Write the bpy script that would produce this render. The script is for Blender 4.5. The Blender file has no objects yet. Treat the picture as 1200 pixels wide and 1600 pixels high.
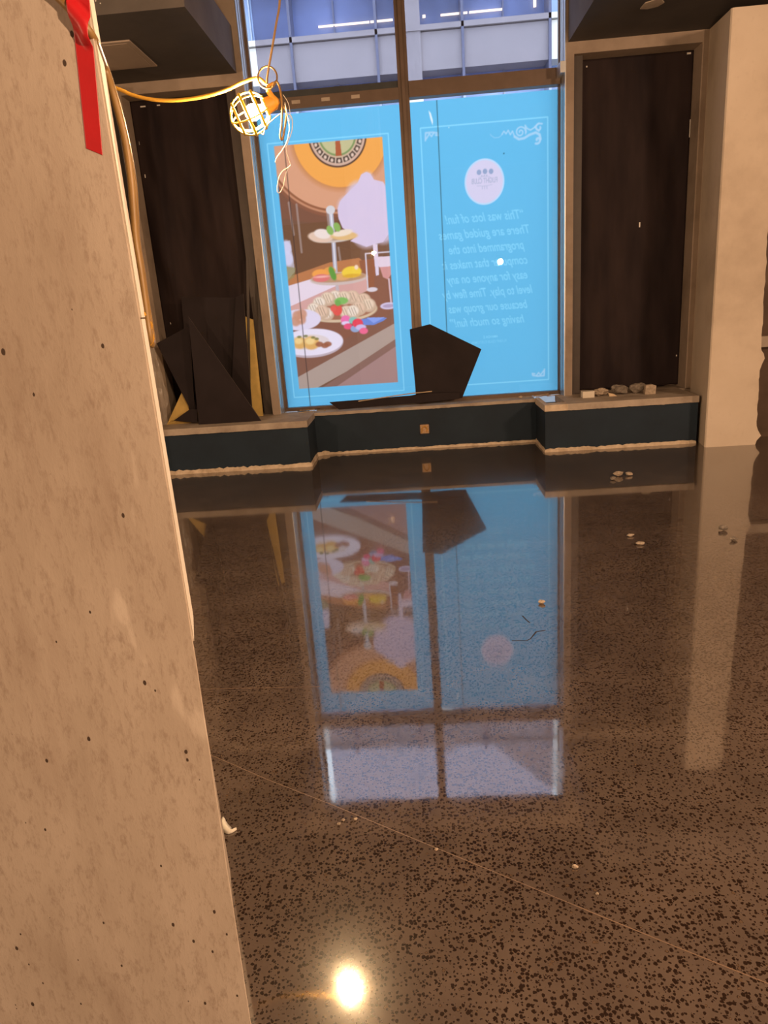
import bpy, bmesh, math, random
import numpy as np
from mathutils import Vector, Matrix, noise

# ------------------------------------------------------------------ camera
scene = bpy.context.scene
COL = scene.collection
cam_data = bpy.data.cameras.new('camera')
cam = bpy.data.objects.new('camera', cam_data)
COL.objects.link(cam)
cam_data.sensor_fit = 'VERTICAL'
cam_data.sensor_height = 24.0
cam_data.lens = 16.5
cam_data.clip_start = 0.02
cam.matrix_world = Matrix((
    (0.99677893, 0.05641761, 0.05699843, 0.0),
    (0.03824712, 0.29027675, -0.9561781, 0.0),
    (-0.0704906, 0.95527821, 0.28718394, 1.5),
    (0, 0, 0, 1)))
scene.camera = cam

# ------------------------------------------------------------------ daylight and exposure
world = bpy.data.worlds.new('overcast_sky')
scene.world = world
world.use_nodes = True
bg = world.node_tree.nodes['Background']
bg.inputs['Color'].default_value = (0.70, 0.84, 1.0, 1)
SKY = 4.0
bg.inputs['Strength'].default_value = SKY
scene.view_settings.view_transform = 'Standard'
scene.view_settings.look = 'None'
scene.view_settings.exposure = 0.0
scene.view_settings.gamma = 1.0
scene.view_settings.use_curve_mapping = False
BULB_COLOR = (1.0, 0.635, 0.385)
POSTER_GAIN = (1.05, 0.90, 0.77)

# bulb mirrored in the glass first, then added unseen fill lamps, all outside the frame
def offscreen_light(x, y, z, power, r=0.05):
    l = bpy.data.lights.new('bulb_and_fill_light', 'POINT')
    l.energy = power
    l.color = BULB_COLOR
    l.shadow_soft_size = r
    o = bpy.data.objects.new('bulb_and_fill_light', l)
    o.location = (x, y, z)
    COL.objects.link(o)
    return o
BULB_NEAR = 4200.0     # radiance of the visible bulb
offscreen_light(1.88, -0.7, 2.10, 440)
offscreen_light(4.8, 0.6, 3.2, 620, 0.3)  # added fill, placed so its reflection misses the glass
offscreen_light(-4.4, -1.2, 3.0, 420, 0.1)  # added fill behind the camera, also clear of the glass
offscreen_light(-4.5, 4.2, 2.6, 100)  # added unseen fill at the left

# ------------------------------------------------------------------ helpers
def link(o, parent=None):
    COL.objects.link(o)
    if parent: o.parent = parent
    return o

def mesh_obj(name, bm, mat, parent=None, smooth=False):
    me = bpy.data.meshes.new(name)
    bmesh.ops.recalc_face_normals(bm, faces=bm.faces[:])
    bm.to_mesh(me); bm.free()
    if smooth:
        for p in me.polygons: p.use_smooth = True
    if isinstance(mat, (list, tuple)):
        for m in mat: me.materials.append(m)
    else:
        me.materials.append(mat)
    return link(bpy.data.objects.new(name, me), parent)

def empty(name, loc):
    o = bpy.data.objects.new(name, None)
    o.location = loc
    o.empty_display_size = 0.1
    return link(o)

def tag(o, label=None, cat=None, group=None, kind=None):
    if label: o['label'] = label
    if cat: o['category'] = cat
    if group: o['group'] = group
    if kind: o['kind'] = kind
    return o

def box(bm, x0, x1, y0, y1, z0, z1, mi=0):
    vs = [bm.verts.new((x, y, z)) for x in (x0, x1) for y in (y0, y1) for z in (z0, z1)]
    for f in ((0,1,3,2),(4,6,7,5),(0,4,5,1),(2,3,7,6),(0,2,6,4),(1,5,7,3)):
        fc = bm.faces.new([vs[i] for i in f]); fc.material_index = mi

def bevel(bm, w, seg=2):
    bmesh.ops.bevel(bm, geom=bm.edges[:], offset=w, segments=seg, affect='EDGES', profile=0.5)

def prism(bm, pts, n, mi=0):
    """closed polygon (3D points) extruded by vector n"""
    n = Vector(n)
    a = [bm.verts.new(p) for p in pts]
    b = [bm.verts.new(Vector(p) + n) for p in pts]
    f = bm.faces.new(a); f.material_index = mi
    f = bm.faces.new(b[::-1]); f.material_index = mi
    k = len(a)
    for i in range(k):
        f = bm.faces.new((a[i], a[(i+1) % k], b[(i+1) % k], b[i])); f.material_index = mi

def smooth_path(pts, sub=6, closed=False):
    P = [Vector(p) for p in pts]
    n = len(P); out = []
    for i in range(n if closed else n-1):
        p0 = P[(i-1) % n] if (closed or i > 0) else P[0]*2-P[1]
        p1 = P[i]; p2 = P[(i+1) % n]
        p3 = P[(i+2) % n] if (closed or i+2 < n) else P[-1]*2-P[-2]
        for k in range(sub):
            t = k/sub
            out.append(0.5*((2*p1)+(p2-p0)*t+(2*p0-5*p1+4*p2-p3)*t*t+(3*p1-p0-3*p2+p3)*t**3))
    if not closed: out.append(P[-1])
    return out

def tube(bm, path, r, seg=10, closed=False, squash=1.0, mi=0):
    path = [Vector(p) for p in path]
    n = len(path); rings = []
    prev = None
    for i, p in enumerate(path):
        if closed: t = path[(i+1) % n]-path[i-1]
        else: t = path[min(i+1, n-1)]-path[max(i-1, 0)]
        t.normalize()
        if prev is None:
            a = Vector((0, 0, 1)) if abs(t.z) < 0.8 else Vector((1, 0, 0))
            u = t.cross(a).normalized()
        else:
            u = (prev - t*prev.dot(t)).normalized()
        prev = u
        v = t.cross(u)
        rr = r(i/(n-1)) if callable(r) else r
        rings.append([bm.verts.new(p+(u*math.cos(2*math.pi*k/seg)+v*squash*math.sin(2*math.pi*k/seg))*rr) for k in range(seg)])
    m = n if closed else n-1
    for i in range(m):
        A, B = rings[i], rings[(i+1) % n]
        for k in range(seg):
            f = bm.faces.new((A[k], A[(k+1) % seg], B[(k+1) % seg], B[k])); f.material_index = mi
    if not closed:
        bm.faces.new(rings[0][::-1]); bm.faces.new(rings[-1])

def lathe(bm, prof, origin, axis, seg=20):
    """prof: list of (distance along axis, radius)"""
    o = Vector(origin); a = Vector(axis).normalized()
    u = a.orthogonal().normalized(); v = a.cross(u)
    rings = []
    for h, r in prof:
        rings.append([bm.verts.new(o+a*h+(u*math.cos(2*math.pi*k/seg)+v*math.sin(2*math.pi*k/seg))*max(r, 1e-4)) for k in range(seg)])
    for A, B in zip(rings, rings[1:]):
        for k in range(seg):
            bm.faces.new((A[k], A[(k+1) % seg], B[(k+1) % seg], B[k]))
    bm.faces.new(rings[0][::-1]); bm.faces.new(rings[-1])

def lump(bm, c, s, seed, rough=0.35, sub=2):
    r = bmesh.ops.create_icosphere(bm, subdivisions=sub, radius=1.0)
    for v in r['verts']:
        k = 1+rough*noise.noise(v.co*1.3+Vector((seed*7.1, seed*3.3, 0)))*1.6
        v.co = Vector((c[0]+v.co.x*s[0]*k, c[1]+v.co.y*s[1]*k, c[2]+v.co.z*s[2]*k))

# ------------------------------------------------------------------ materials
def srgb(r, g, b):
    f = lambda c: (c/255/12.92) if c/255 <= 0.04045 else ((c/255+0.055)/1.055)**2.4
    return (f(r), f(g), f(b), 1)

class NT:
    def __init__(s, name):
        s.m = bpy.data.materials.new(name); s.m.use_nodes = True
        s.t = s.m.node_tree; s.t.nodes.clear()
        s.out = s.n('ShaderNodeOutputMaterial')
    def n(s, typ, **kw):
        nd = s.t.nodes.new(typ)
        for k, v in kw.items():
            if k.startswith('i_'):
                nd.inputs[int(k[2:])].default_value = v
            else: setattr(nd, k, v)
        return nd
    def l(s, a, b): s.t.links.new(a, b)
    def coord(s, scale=(1, 1, 1), kind='Object'):
        tc = s.n('ShaderNodeTexCoord'); mp = s.n('ShaderNodeMapping')
        mp.inputs['Scale'].default_value = scale
        s.l(tc.outputs[kind], mp.inputs[0]); return mp.outputs[0]
    def noise(s, vec, scale, detail=4, rough=0.55):
        nd = s.n('ShaderNodeTexNoise'); nd.inputs['Scale'].default_value = scale
        nd.inputs['Detail'].default_value = detail; nd.inputs['Roughness'].default_value = rough
        s.l(vec, nd.inputs['Vector']); return nd.outputs['Fac']
    def ramp(s, fac, stops):
        nd = s.n('ShaderNodeValToRGB'); cr = nd.color_ramp
        while len(cr.elements) > 1: cr.elements.remove(cr.elements[-1])
        cr.elements[0].position = stops[0][0]; cr.elements[0].color = stops[0][1]
        for p, c in stops[1:]:
            e = cr.elements.new(p); e.color = c
        s.l(fac, nd.inputs[0]); return nd.outputs[0]
    def mix(s, fac, a, b, blend='MIX'):
        nd = s.n('ShaderNodeMix', data_type='RGBA', blend_type=blend)
        for sock, v in ((nd.inputs['Factor'], fac), (nd.inputs['A'], a), (nd.inputs['B'], b)):
            pass
        ins = [nd.inputs[0], nd.inputs[6], nd.inputs[7]]
        for sock, v in zip(ins, (fac, a, b)):
            if hasattr(v, 'links') or isinstance(v, bpy.types.NodeSocket): s.l(v, sock)
            else: sock.default_value = v
        return nd.outputs[2]
    def math(s, op, a, b=0.0):
        nd = s.n('ShaderNodeMath', operation=op)
        for sock, v in zip(nd.inputs, (a, b)):
            if isinstance(v, bpy.types.NodeSocket): s.l(v, sock)
            else: sock.default_value = v
        return nd.outputs[0]
    def bsdf(s, color, rough=0.6, metallic=0.0, bump=None, bstr=0.3, bdist=0.002, ior=1.5):
        b = s.n('ShaderNodeBsdfPrincipled')
        for sock, v in ((b.inputs['Base Color'], color), (b.inputs['Roughness'], rough)):
            if isinstance(v, bpy.types.NodeSocket): s.l(v, sock)
            else: sock.default_value = v
        b.inputs['Metallic'].default_value = metallic
        b.inputs['IOR'].default_value = ior
        if bump is not None:
            bn = s.n('ShaderNodeBump'); bn.inputs['Strength'].default_value = bstr
            bn.inputs['Distance'].default_value = bdist
            s.l(bump, bn.inputs['Height']); s.l(bn.outputs[0], b.inputs['Normal'])
        s.l(b.outputs[0], s.out.inputs[0]); return b

def plain(name, col, rough=0.6, metallic=0.0, var=0.12, scale=9.0, bstr=0.2, bdist=0.002, spec=0.5):
    t = NT(name); v = t.coord()
    f = t.noise(v, scale)
    c = t.ramp(f, [(0.3, tuple(x*(1-var) for x in col[:3])+(1,)), (0.7, tuple(min(1, x*(1+var)) for x in col[:3])+(1,))])
    b = t.bsdf(c, rough, metallic, t.noise(v, scale*8), bstr, bdist)
    b.inputs['Specular IOR Level'].default_value = spec
    return t.m

def mat_floor():
    t = NT('polished_concrete_floor'); v = t.coord()
    big = t.noise(v, 1.1, 5, 0.6)
    mid = t.noise(v, 5.0, 4, 0.6)
    base = t.ramp(big, [(0.3, (0.082, 0.060, 0.049, 1)), (0.52, (0.112, 0.082, 0.066, 1)), (0.72, (0.140, 0.104, 0.083, 1))])
    base = t.mix(0.5, base, t.ramp(mid, [(0.35, (0.082, 0.060, 0.049, 1)), (0.65, (0.140, 0.104, 0.083, 1))]))
    # exposed dark aggregate
    vo = t.n('ShaderNodeTexVoronoi'); vo.inputs['Scale'].default_value = 105.0; vo.inputs['Randomness'].default_value = 1.0
    wob = t.n('ShaderNodeTexNoise'); wob.inputs['Scale'].default_value = 120; wob.inputs['Detail'].default_value = 2
    t.l(v, wob.inputs['Vector'])
    add = t.n('ShaderNodeVectorMath', operation='MULTIPLY_ADD')
    t.l(wob.outputs['Color'], add.inputs[0]); add.inputs[1].default_value = (0.008, 0.008, 0.008); t.l(v, add.inputs[2])
    t.l(add.outputs[0], vo.inputs['Vector'])
    sep = t.n('ShaderNodeSeparateColor'); t.l(vo.outputs['Color'], sep.inputs[0])
    # chip radius differs per cell and the exposure differs per area
    area = t.ramp(t.noise(v, 0.9, 3, 0.5), [(0.30, (0.75, 0.75, 0.75, 1)), (0.55, (1, 1, 1, 1))])
    nd = t.n('ShaderNodeMath', operation='MULTIPLY_ADD')
    t.l(sep.outputs[0], nd.inputs[0]); nd.inputs[1].default_value = 0.46; nd.inputs[2].default_value = 0.17
    rad = t.math('MULTIPLY', nd.outputs[0], area)
    d = t.math('SUBTRACT', rad, vo.outputs['Distance'])
    chip = t.ramp(d, [(0.0, (0, 0, 0, 1)), (0.05, (1, 1, 1, 1))])
    col = t.mix(chip, base, (0.020, 0.010, 0.006, 1))
    # few pale chips
    sel = t.math('GREATER_THAN', sep.outputs[1], 0.955)
    sel = t.math('MULTIPLY', sel, t.math('GREATER_THAN', d, 0.1))
    col = t.mix(t.math('MULTIPLY', sel, 0.35), col, (0.3, 0.2, 0.13, 1))
    ro = t.ramp(t.noise(v, 2.2, 5, 0.65), [(0.3, (0.02, 0.02, 0.02, 1)), (0.75, (0.075, 0.075, 0.075, 1))])
    h = t.noise(v, 14, 3, 0.5)
    b = t.bsdf(col, 0.20, 0, None, ior=1.5)
    b.inputs['Coat Weight'].default_value = 1.0
    b.inputs['Coat IOR'].default_value = 2.25
    b.inputs['Specular IOR Level'].default_value = 0.10
    t.l(ro, b.inputs['Coat Roughness'])
    bn = t.n('ShaderNodeBump'); bn.inputs['Strength'].default_value = 0.02; bn.inputs['Distance'].default_value = 0.004
    t.l(h, bn.inputs['Height']); t.l(bn.outputs[0], b.inputs['Coat Normal'])
    return t.m

def mat_column():
    t = NT('cast_concrete'); v = t.coord(); vs = t.coord((1, 1, 0.35))
    a = t.noise(vs, 3.2, 6, 0.6)
    c = t.ramp(a, [(0.3, (0.36, 0.29, 0.225, 1)), (0.5, (0.46, 0.385, 0.31, 1)), (0.7, (0.56, 0.48, 0.40, 1))])
    fine = t.noise(vs, 85, 5, 0.75)
    c = t.mix(t.math('MULTIPLY', t.ramp(fine, [(0.50, (0, 0, 0, 1)), (0.68, (1, 1, 1, 1))]), 0.62), c, (0.27, 0.20, 0.15, 1))
    st = t.noise(t.coord((1, 1, 0.16)), 14, 3, 0.6)
    c = t.mix(t.math('MULTIPLY', t.ramp(st, [(0.56, (0, 0, 0, 1)), (0.76, (1, 1, 1, 1))]), 0.34), c, (0.27, 0.19, 0.14, 1))
    # chalky scuffs
    sc = t.noise(t.coord((1, 1, 0.25)), 22, 2, 0.5)
    c = t.mix(t.math('MULTIPLY', t.ramp(sc, [(0.69, (0, 0, 0, 1)), (0.75, (1, 1, 1, 1))]), 0.45), c, (0.68, 0.60, 0.50, 1))
    # air holes
    vo = t.n('ShaderNodeTexVoronoi'); vo.inputs['Scale'].default_value = 60
    t.l(t.coord((1, 0, 0.62)), vo.inputs['Vector'])
    sep = t.n('ShaderNodeSeparateColor'); t.l(vo.outputs['Color'], sep.inputs[0])
    r = t.math('MULTIPLY', t.math('SUBTRACT', t.math('ADD', sep.outputs[0], t.math('MULTIPLY', fine, 0.16)), 0.86), 0.95)
    hole = t.ramp(t.math('SUBTRACT', r, vo.outputs['Distance']), [(0.0, (0, 0, 0, 1)), (0.03, (1, 1, 1, 1))])
    c = t.mix(hole, c, (0.055, 0.033, 0.02, 1))
    hh = t.mix(hole, fine, (0, 0, 0, 1))
    t.bsdf(c, 0.78, 0, hh, 0.35, 0.002)
    return t.m

def mat_plaster(name, c0, c1, c2, sc=2.6, rough=0.75):
    t = NT(name); v = t.coord()
    c = t.ramp(t.noise(v, sc, 6, 0.6), [(0.3, c0), (0.5, c1), (0.72, c2)])
    c = t.mix(t.math('MULTIPLY', t.ramp(t.noise(v, 24, 3), [(0.6, (0, 0, 0, 1)), (0.75, (1, 1, 1, 1))]), 0.18), c, c0)
    t.bsdf(c, rough, 0, t.noise(v, 60, 3), 0.25, 0.002)
    return t.m

def mat_fabric():
    t = NT('blackout_cloth'); v = t.coord()
    c = t.ramp(t.noise(t.coord((2.5, 1, 0.5)), 2.0, 3), [(0.3, (0.015, 0.0105, 0.0125, 1)), (0.7, (0.038, 0.026, 0.026, 1))])
    w = t.n('ShaderNodeTexWave'); w.inputs['Scale'].default_value = 160; t.l(v, w.inputs['Vector'])
    t.bsdf(c, 0.7, 0, w.outputs['Fac'], 0.12, 0.001).inputs['Specular IOR Level'].default_value = 0.12
    return t.m

def mat_glass(name, tint=(1, 1, 1, 1), ior=1.5):
    t = NT(name)
    fr = t.n('ShaderNodeFresnel'); fr.inputs[0].default_value = ior
    tr = t.n('ShaderNodeBsdfTransparent'); tr.inputs[0].default_value = tint
    gl = t.n('ShaderNodeBsdfGlossy'); gl.inputs['Roughness'].default_value = 0.0
    mx = t.n('ShaderNodeMixShader')
    t.l(fr.outputs[0], mx.inputs[0]); t.l(tr.outputs[0], mx.inputs[1]); t.l(gl.outputs[0], mx.inputs[2])
    t.l(mx.outputs[0], t.out.inputs[0]); return t.m

def mat_tint(name, col):
    t = NT(name)
    tr = t.n('ShaderNodeBsdfTransparent'); tr.inputs[0].default_value = col
    df = t.n('ShaderNodeBsdfDiffuse'); df.inputs[0].default_value = (0.5, 0.5, 0.6, 1)
    mx = t.n('ShaderNodeMixShader'); mx.inputs[0].default_value = 0.04
    t.l(tr.outputs[0], mx.inputs[1]); t.l(df.outputs[0], mx.inputs[2])
    t.l(mx.outputs[0], t.out.inputs[0]); return t.m

def mat_poster():
    t = NT('backlit_printed_film')
    at = t.n('ShaderNodeVertexColor'); at.layer_name = 'print'
    g = t.n('ShaderNodeMix', data_type='RGBA', blend_type='MULTIPLY'); g.inputs[0].default_value = 1.0
    t.l(at.outputs[0], g.inputs[6]); g.inputs[7].default_value = POSTER_GAIN+(1,)
    tl = t.n('ShaderNodeBsdfTranslucent'); t.l(g.outputs[2], tl.inputs[0])
    df = t.n('ShaderNodeBsdfDiffuse'); t.l(at.outputs[0], df.inputs[0])
    mx = t.n('ShaderNodeMixShader'); mx.inputs[0].default_value = 0.12
    t.l(tl.outputs[0], mx.inputs[1]); t.l(df.outputs[0], mx.inputs[2])
    t.l(mx.outputs[0], t.out.inputs[0]); return t.m

def mat_emit(name, col, strength):
    t = NT(name); e = t.n('ShaderNodeEmission'); e.inputs[0].default_value = tuple(col[:3])+(1,)
    e.inputs[1].default_value = strength; t.l(e.outputs[0], t.out.inputs[0]); return t.m

def mat_metal(name, col, rough):
    return plain(name, col, rough, 1.0, 0.08, 14, 0.05)

M = {}
M['floor'] = mat_floor()
M['column'] = mat_column()
M['plaster'] = mat_plaster('skim_plaster', (0.50, 0.41, 0.32, 1), (0.66, 0.56, 0.45, 1), (0.72, 0.62, 0.51, 1), 1.2)
M['beige'] = mat_plaster('taupe_wall_paint', (0.24, 0.185, 0.145, 1), (0.33, 0.26, 0.205, 1), (0.38, 0.30, 0.24, 1))
M['sill'] = mat_plaster('dusty_sill_board', (0.30, 0.24, 0.19, 1), (0.42, 0.35, 0.285, 1), (0.52, 0.44, 0.36, 1), 5)
M['darkpaint'] = mat_plaster('charcoal_ceiling_paint', (0.052, 0.046, 0.044, 1), (0.066, 0.058, 0.056, 1), (0.080, 0.070, 0.066, 1))
M['litpaint'] = mat_plaster('lit_ceiling_paint', (0.09, 0.078, 0.072, 1), (0.115, 0.10, 0.092, 1), (0.14, 0.12, 0.11, 1))  # lighter copy of the charcoal paint, lamp light put into the colour
M['navy'] = mat_plaster('navy_wall_paint', (0.005, 0.015, 0.030, 1), (0.007, 0.020, 0.038, 1), (0.010, 0.026, 0.046, 1))
M['brownwall'] = mat_plaster('brown_bare_wall', (0.07, 0.045, 0.03, 1), (0.11, 0.07, 0.048, 1), (0.15, 0.10, 0.07, 1))
M['cream'] = mat_plaster('bare_plaster_edge', (0.45, 0.34, 0.23, 1), (0.62, 0.50, 0.37, 1), (0.74, 0.62, 0.48, 1), 14)
M['cream_wall'] = mat_plaster('cream_wall_paint', (0.66, 0.60, 0.50, 1), (0.74, 0.68, 0.58, 1), (0.78, 0.72, 0.62, 1))
M['fabric'] = mat_fabric()
M['board'] = plain('black_foam_board', (0.026, 0.020, 0.022), 0.7, 0, 0.15, 4, 0.05, spec=0.12)
M['board_edge'] = plain('grey_board_edge', (0.16, 0.13, 0.11), 0.6)
M['yellow_foam'] = plain('yellow_foam_board', (0.62, 0.43, 0.13), 0.7, 0, 0.12, 12)
M['mullion'] = plain('brown_window_metal', (0.15, 0.105, 0.08), 0.4, 0.25, 0.1, 8, 0.05)
M['darkframe'] = plain('dark_bronze_trim', (0.055, 0.042, 0.036), 0.5, 0.1)
M['alu'] = mat_metal('brushed_aluminium', (0.62, 0.64, 0.66), 0.38)
M['aludark'] = plain('dark_gasket', (0.05, 0.055, 0.06), 0.4, 0.2)
M['glass'] = mat_glass('window_glass')
M['film'] = mat_tint('grey_window_film', (0.60, 0.58, 0.64, 1))
M['poster'] = mat_poster()
M['red'] = plain('red_tape', (0.46, 0.010, 0.014), 0.45, 0, 0.08, 20, 0.1)
M['cable'] = plain('ochre_cable_rubber', (0.24, 0.14, 0.042), 0.45, 0, 0.1, 30, 0.1)
M['yellowcord'] = plain('yellow_cord_rubber', (0.60, 0.32, 0.045), 0.8, 0, 0.08, 30, 0.1, spec=0.1)
M['cageyellow'] = plain('yellow_guard_plastic', (0.85, 0.60, 0.05), 0.4, 0, 0.05, 30, 0.05)
M['socket'] = plain('orange_socket_rubber', (0.80, 0.38, 0.05), 0.5, 0, 0.05, 30, 0.1)
M['twine'] = plain('white_twine', (0.75, 0.70, 0.60), 0.7)
M['bulb'] = mat_emit('lit_bulb', (1.0, 0.66, 0.34), BULB_NEAR)
M['black'] = plain('flat_black', (0.02, 0.017, 0.015), 0.8, spec=0.05)
M['stone'] = plain('pale_rubble', (0.42, 0.34, 0.26), 0.85, 0, 0.3, 40, 0.5, 0.004)
M['greystone'] = plain('grey_rubble', (0.20, 0.17, 0.14), 0.85, 0, 0.35, 40, 0.5, 0.004)
M['wood'] = plain('pale_wood', (0.58, 0.44, 0.29), 0.7, 0, 0.2, 20)
M['whitepanel'] = plain('painted_access_panel', (0.36, 0.29, 0.235), 0.5, 0, 0.06, 4)
M['copper'] = plain('rusty_metal_box', (0.46, 0.30, 0.17), 0.5, 0.4, 0.3, 60)
M['facade'] = mat_plaster('facade_concrete_panel', (0.56, 0.51, 0.47, 1), (0.62, 0.57, 0.525, 1), (0.68, 0.62, 0.57, 1), 0.8)
M['facade2'] = mat_plaster('facade_pier_concrete', (0.55, 0.50, 0.46, 1), (0.61, 0.56, 0.515, 1), (0.66, 0.60, 0.56, 1), 0.8)
M['fglass'] = plain('blue_facade_glass', (0.24, 0.32, 0.56), 0.08, 0.0, 0.35, 0.5, 0.02)
M['fmetal'] = plain('facade_mullion_metal', (0.26, 0.28, 0.36), 0.4, 0.3)
M['tube'] = mat_emit('office_tube_light', (1.0, 0.85, 0.60), 5.0)
M['asphalt'] = plain('street_asphalt', (0.12, 0.12, 0.125), 0.8)
t = NT('clear_plastic_sheet'); pr = t.bsdf((0.55, 0.50, 0.45, 1), 0.15); pr.inputs['Alpha'].default_value = 0.30
t_v = t.coord(); M['plastic'] = t.m

# ------------------------------------------------------------------ structure
def struct(name, bm, mat, parent=None, smooth=False):
    o = mesh_obj(name, bm, mat, parent, smooth)
    if not parent: o['kind'] = 'structure'
    return o

bm = bmesh.new(); box(bm, -6, 6, -6, 7.6, -0.12, 0); struct('floor', bm, M['floor'])
bm = bmesh.new(); box(bm, -6, 6, -6, 7.6, 4.8, 4.95); struct('ceiling', bm, M['darkpaint'])
bm = bmesh.new(); box(bm, -6.15, -6, -6, 7.6, 0, 4.8); struct('wall_left', bm, M['brownwall'])
bm = bmesh.new(); box(bm, 6, 6.15, -6, 7.6, 0, 4.8); struct('wall_right', bm, M['brownwall'])
bm = bmesh.new(); box(bm, -6, 6, -6.15, -6, 0, 4.8); struct('wall_front', bm, M['brownwall'])

# window wall: taupe casings around the two blacked-out niches, solid wall beyond
bm = bmesh.new()
for s, a, b, c, d, e in ((-1, 1.42, 1.50, 1.60, 2.56, 2.72), (1, 1.48, 1.552, 1.64, 2.665, 2.725)):
    def bx(x0, x1, y0, y1, z0, z1): box(bm, min(s*x0, s*x1), max(s*x0, s*x1), y0, y1, z0, z1)
    bx(a, b, 7.20, 7.56, 0.45, 4.8)          # pier between centre window and niche
    bx(b, c, 7.36, 7.56, 0.45, 4.8)
    bx(d, e, 7.20, 7.56, 0.45, 3.57)         # outer casing
    bx(b, d, 7.20, 7.56, 3.465, 4.8)         # header
    bx(d, e, 7.20, 7.56, 3.57, 4.8)
    bx(c, d, 7.48, 7.56, 0.45, 3.465)        # niche back
    bx(e, 6.0, 7.20, 7.56, 0.0, 4.8)
    bx(a+0.001, e, 7.24, 7.56, 0.0, 0.449)
box(bm, -1.42, 1.48, 7.2, 7.56, 4.62, 4.8)
struct('wall_back', bm, M['beige'])

# dark inner frames of the niches
bm = bmesh.new()
box(bm, 1.552, 1.64, 7.26, 7.36, 0.45, 3.465)
box(bm, -1.60, -1.50, 7.26, 7.36, 0.45, 3.465)
struct('trim_1', bm, M['darkframe'])

# flanking plaster piers (front arris at 2.60, sides splayed back to 2.72)
def ragged_pier(name, s):
    bm = bmesh.new()
    random.seed(11)
    zs = [0.0]
    while zs[-1] < 3.56: zs.append(min(3.56, zs[-1]+random.uniform(0.02, 0.06)))
    rows = []
    for z in zs:
        w = 3.055 - 0.022*z + 0.008*noise.noise(Vector((0.3, 1.7, z*4.0))) + 0.010*noise.noise(Vector((2.3, 1.7, z*19.0)))
        if z < 0.16: w += 0.05*math.exp(-((z-0.09)/0.035)**2)
        if 0.72 < z < 0.9: w += 0.035*math.exp(-((z-0.80)/0.06)**2)
        rows.append([bm.verts.new((s*x, y, z*(1-0.022*min(1, max(0, (7.2-y)/0.7))))) for x, y in ((2.72, 7.2), (2.612, 6.53), (2.603, 6.487), (2.612, 6.474), (2.63, 6.47), (w, 6.47), (w, 6.53), (w+0.0, 7.2))])
    for A, B in zip(rows, rows[1:]):
        k = len(A)
        for i in range(k):
            bm.faces.new((A[i], A[(i+1) % k], B[(i+1) % k], B[i]))
    bm.faces.new(rows[0]); bm.faces.new(rows[-1])
    return struct(name, bm, M['plaster'])
def pier_cap(name, s):
    bm = bmesh.new(); box(bm, min(s*2.60, s*3.3), max(s*2.60, s*3.3), 6.44, 7.2, 3.50, 3.5599); struct(name, bm, M['darkpaint'])
ragged_pier('wall_pier_right', 1)
ragged_pier('wall_pier_left', -1)

# bare wall to the right of the pier, with a pale ledge
bm = bmesh.new(); box(bm, 3.0, 6.0, 6.78, 7.2, 0, 4.8)
struct('wall_side_right', bm, M['brownwall'])
bm = bmesh.new(); box(bm, 3.02, 6.0, 6.70, 6.78, 0.85, 0.945); struct('trim_2', bm, M['sill'])

# dropped duct chases left and right of the window bay
bm = bmesh.new()
box(bm, -6, -1.47, 5.68, 7.2, 3.56, 3.93)
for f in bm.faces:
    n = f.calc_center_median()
    f.material_index = 1 if (abs(n.x+1.47) < 0.01 or abs(n.y-5.68) < 0.01) else 0  # front and inner side coloured lighter for the lamp light on them
struct('ceiling_soffit_left', bm, [M['darkpaint'], M['litpaint']])
bm = bmesh.new()
box(bm, 1.50, 6, 5.68, 7.2, 3.56, 3.93)
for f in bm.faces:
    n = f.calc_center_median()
    f.material_index = 1 if (abs(n.x-1.50) < 0.01 or abs(n.y-5.68) < 0.01) else 0  # same lit tone on this chase's front and inner side
struct('ceiling_soffit_right', bm, [M['darkpaint'], M['litpaint']])

# flaked paint on the chase front and a torn patch on the right chase
def blob_plate(bm, cx, cy, cz, rx, ry, seed, axis='z', th=0.002, k=18):
    pts = []
    for i in range(k):
        a = 2*math.pi*i/k
        r = 1+0.45*noise.noise(Vector((math.cos(a)*1.7+seed, math.sin(a)*1.7, seed*2.1)))
        if axis == 'z': pts.append((cx+rx*r*math.cos(a), cy+ry*r*math.sin(a), cz))
        else: pts.append((cx+rx*r*math.cos(a), cy, cz+ry*r*math.sin(a)))
    prism(bm, pts, (0, 0, th) if axis == 'z' else (0, th, 0))

# low walls: navy, with cream sills
def low_wall(name, x0, x1, y0, y1, h, seed, side=0):
    bm = bmesh.new(); box(bm, x0, x1, y0, y1, 0.0, h)
    return struct(name, bm, M['navy'])
low_wall('wall_low_left', -3.06, -1.075, 6.68, 7.24, 0.392, 1)
low_wall('wall_low_right', 1.19, 2.603, 6.68, 7.24, 0.392, 2)
low_wall('wall_low_centre', -1.075, 1.19, 7.20, 7.6, 0.425, 3)

def sill(name, x0, x1, y0, y1, z0, z1, seed, notch=None):
    bm = bmesh.new()
    n = 90
    fr = []
    for i in range(n+1):
        x = x0+(x1-x0)*i/n
        dz = 0.006*noise.noise(Vector((x*9, seed, 0)))+0.004*noise.noise(Vector((x*41, seed, 3)))
        dy = 0.004*noise.noise(Vector((x*13, seed, 7)))
        fr.append([bm.verts.new(p) for p in ((x, y0+dy, z0+dz*0.6), (x, y0+dy, z1), (x, y1, z1), (x, y1, z0))])
    for A, B in zip(fr, fr[1:]):
        for i in range(4):
            bm.faces.new((A[i], A[(i+1) % 4], B[(i+1) % 4], B[i]))
    bm.faces.new(fr[0]); bm.faces.new(fr[-1])
    return struct(name, bm, M['sill'])
sill('trim_3', -3.06, -1.07, 6.665, 7.30, 0.39, 0.452, 1)
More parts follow.
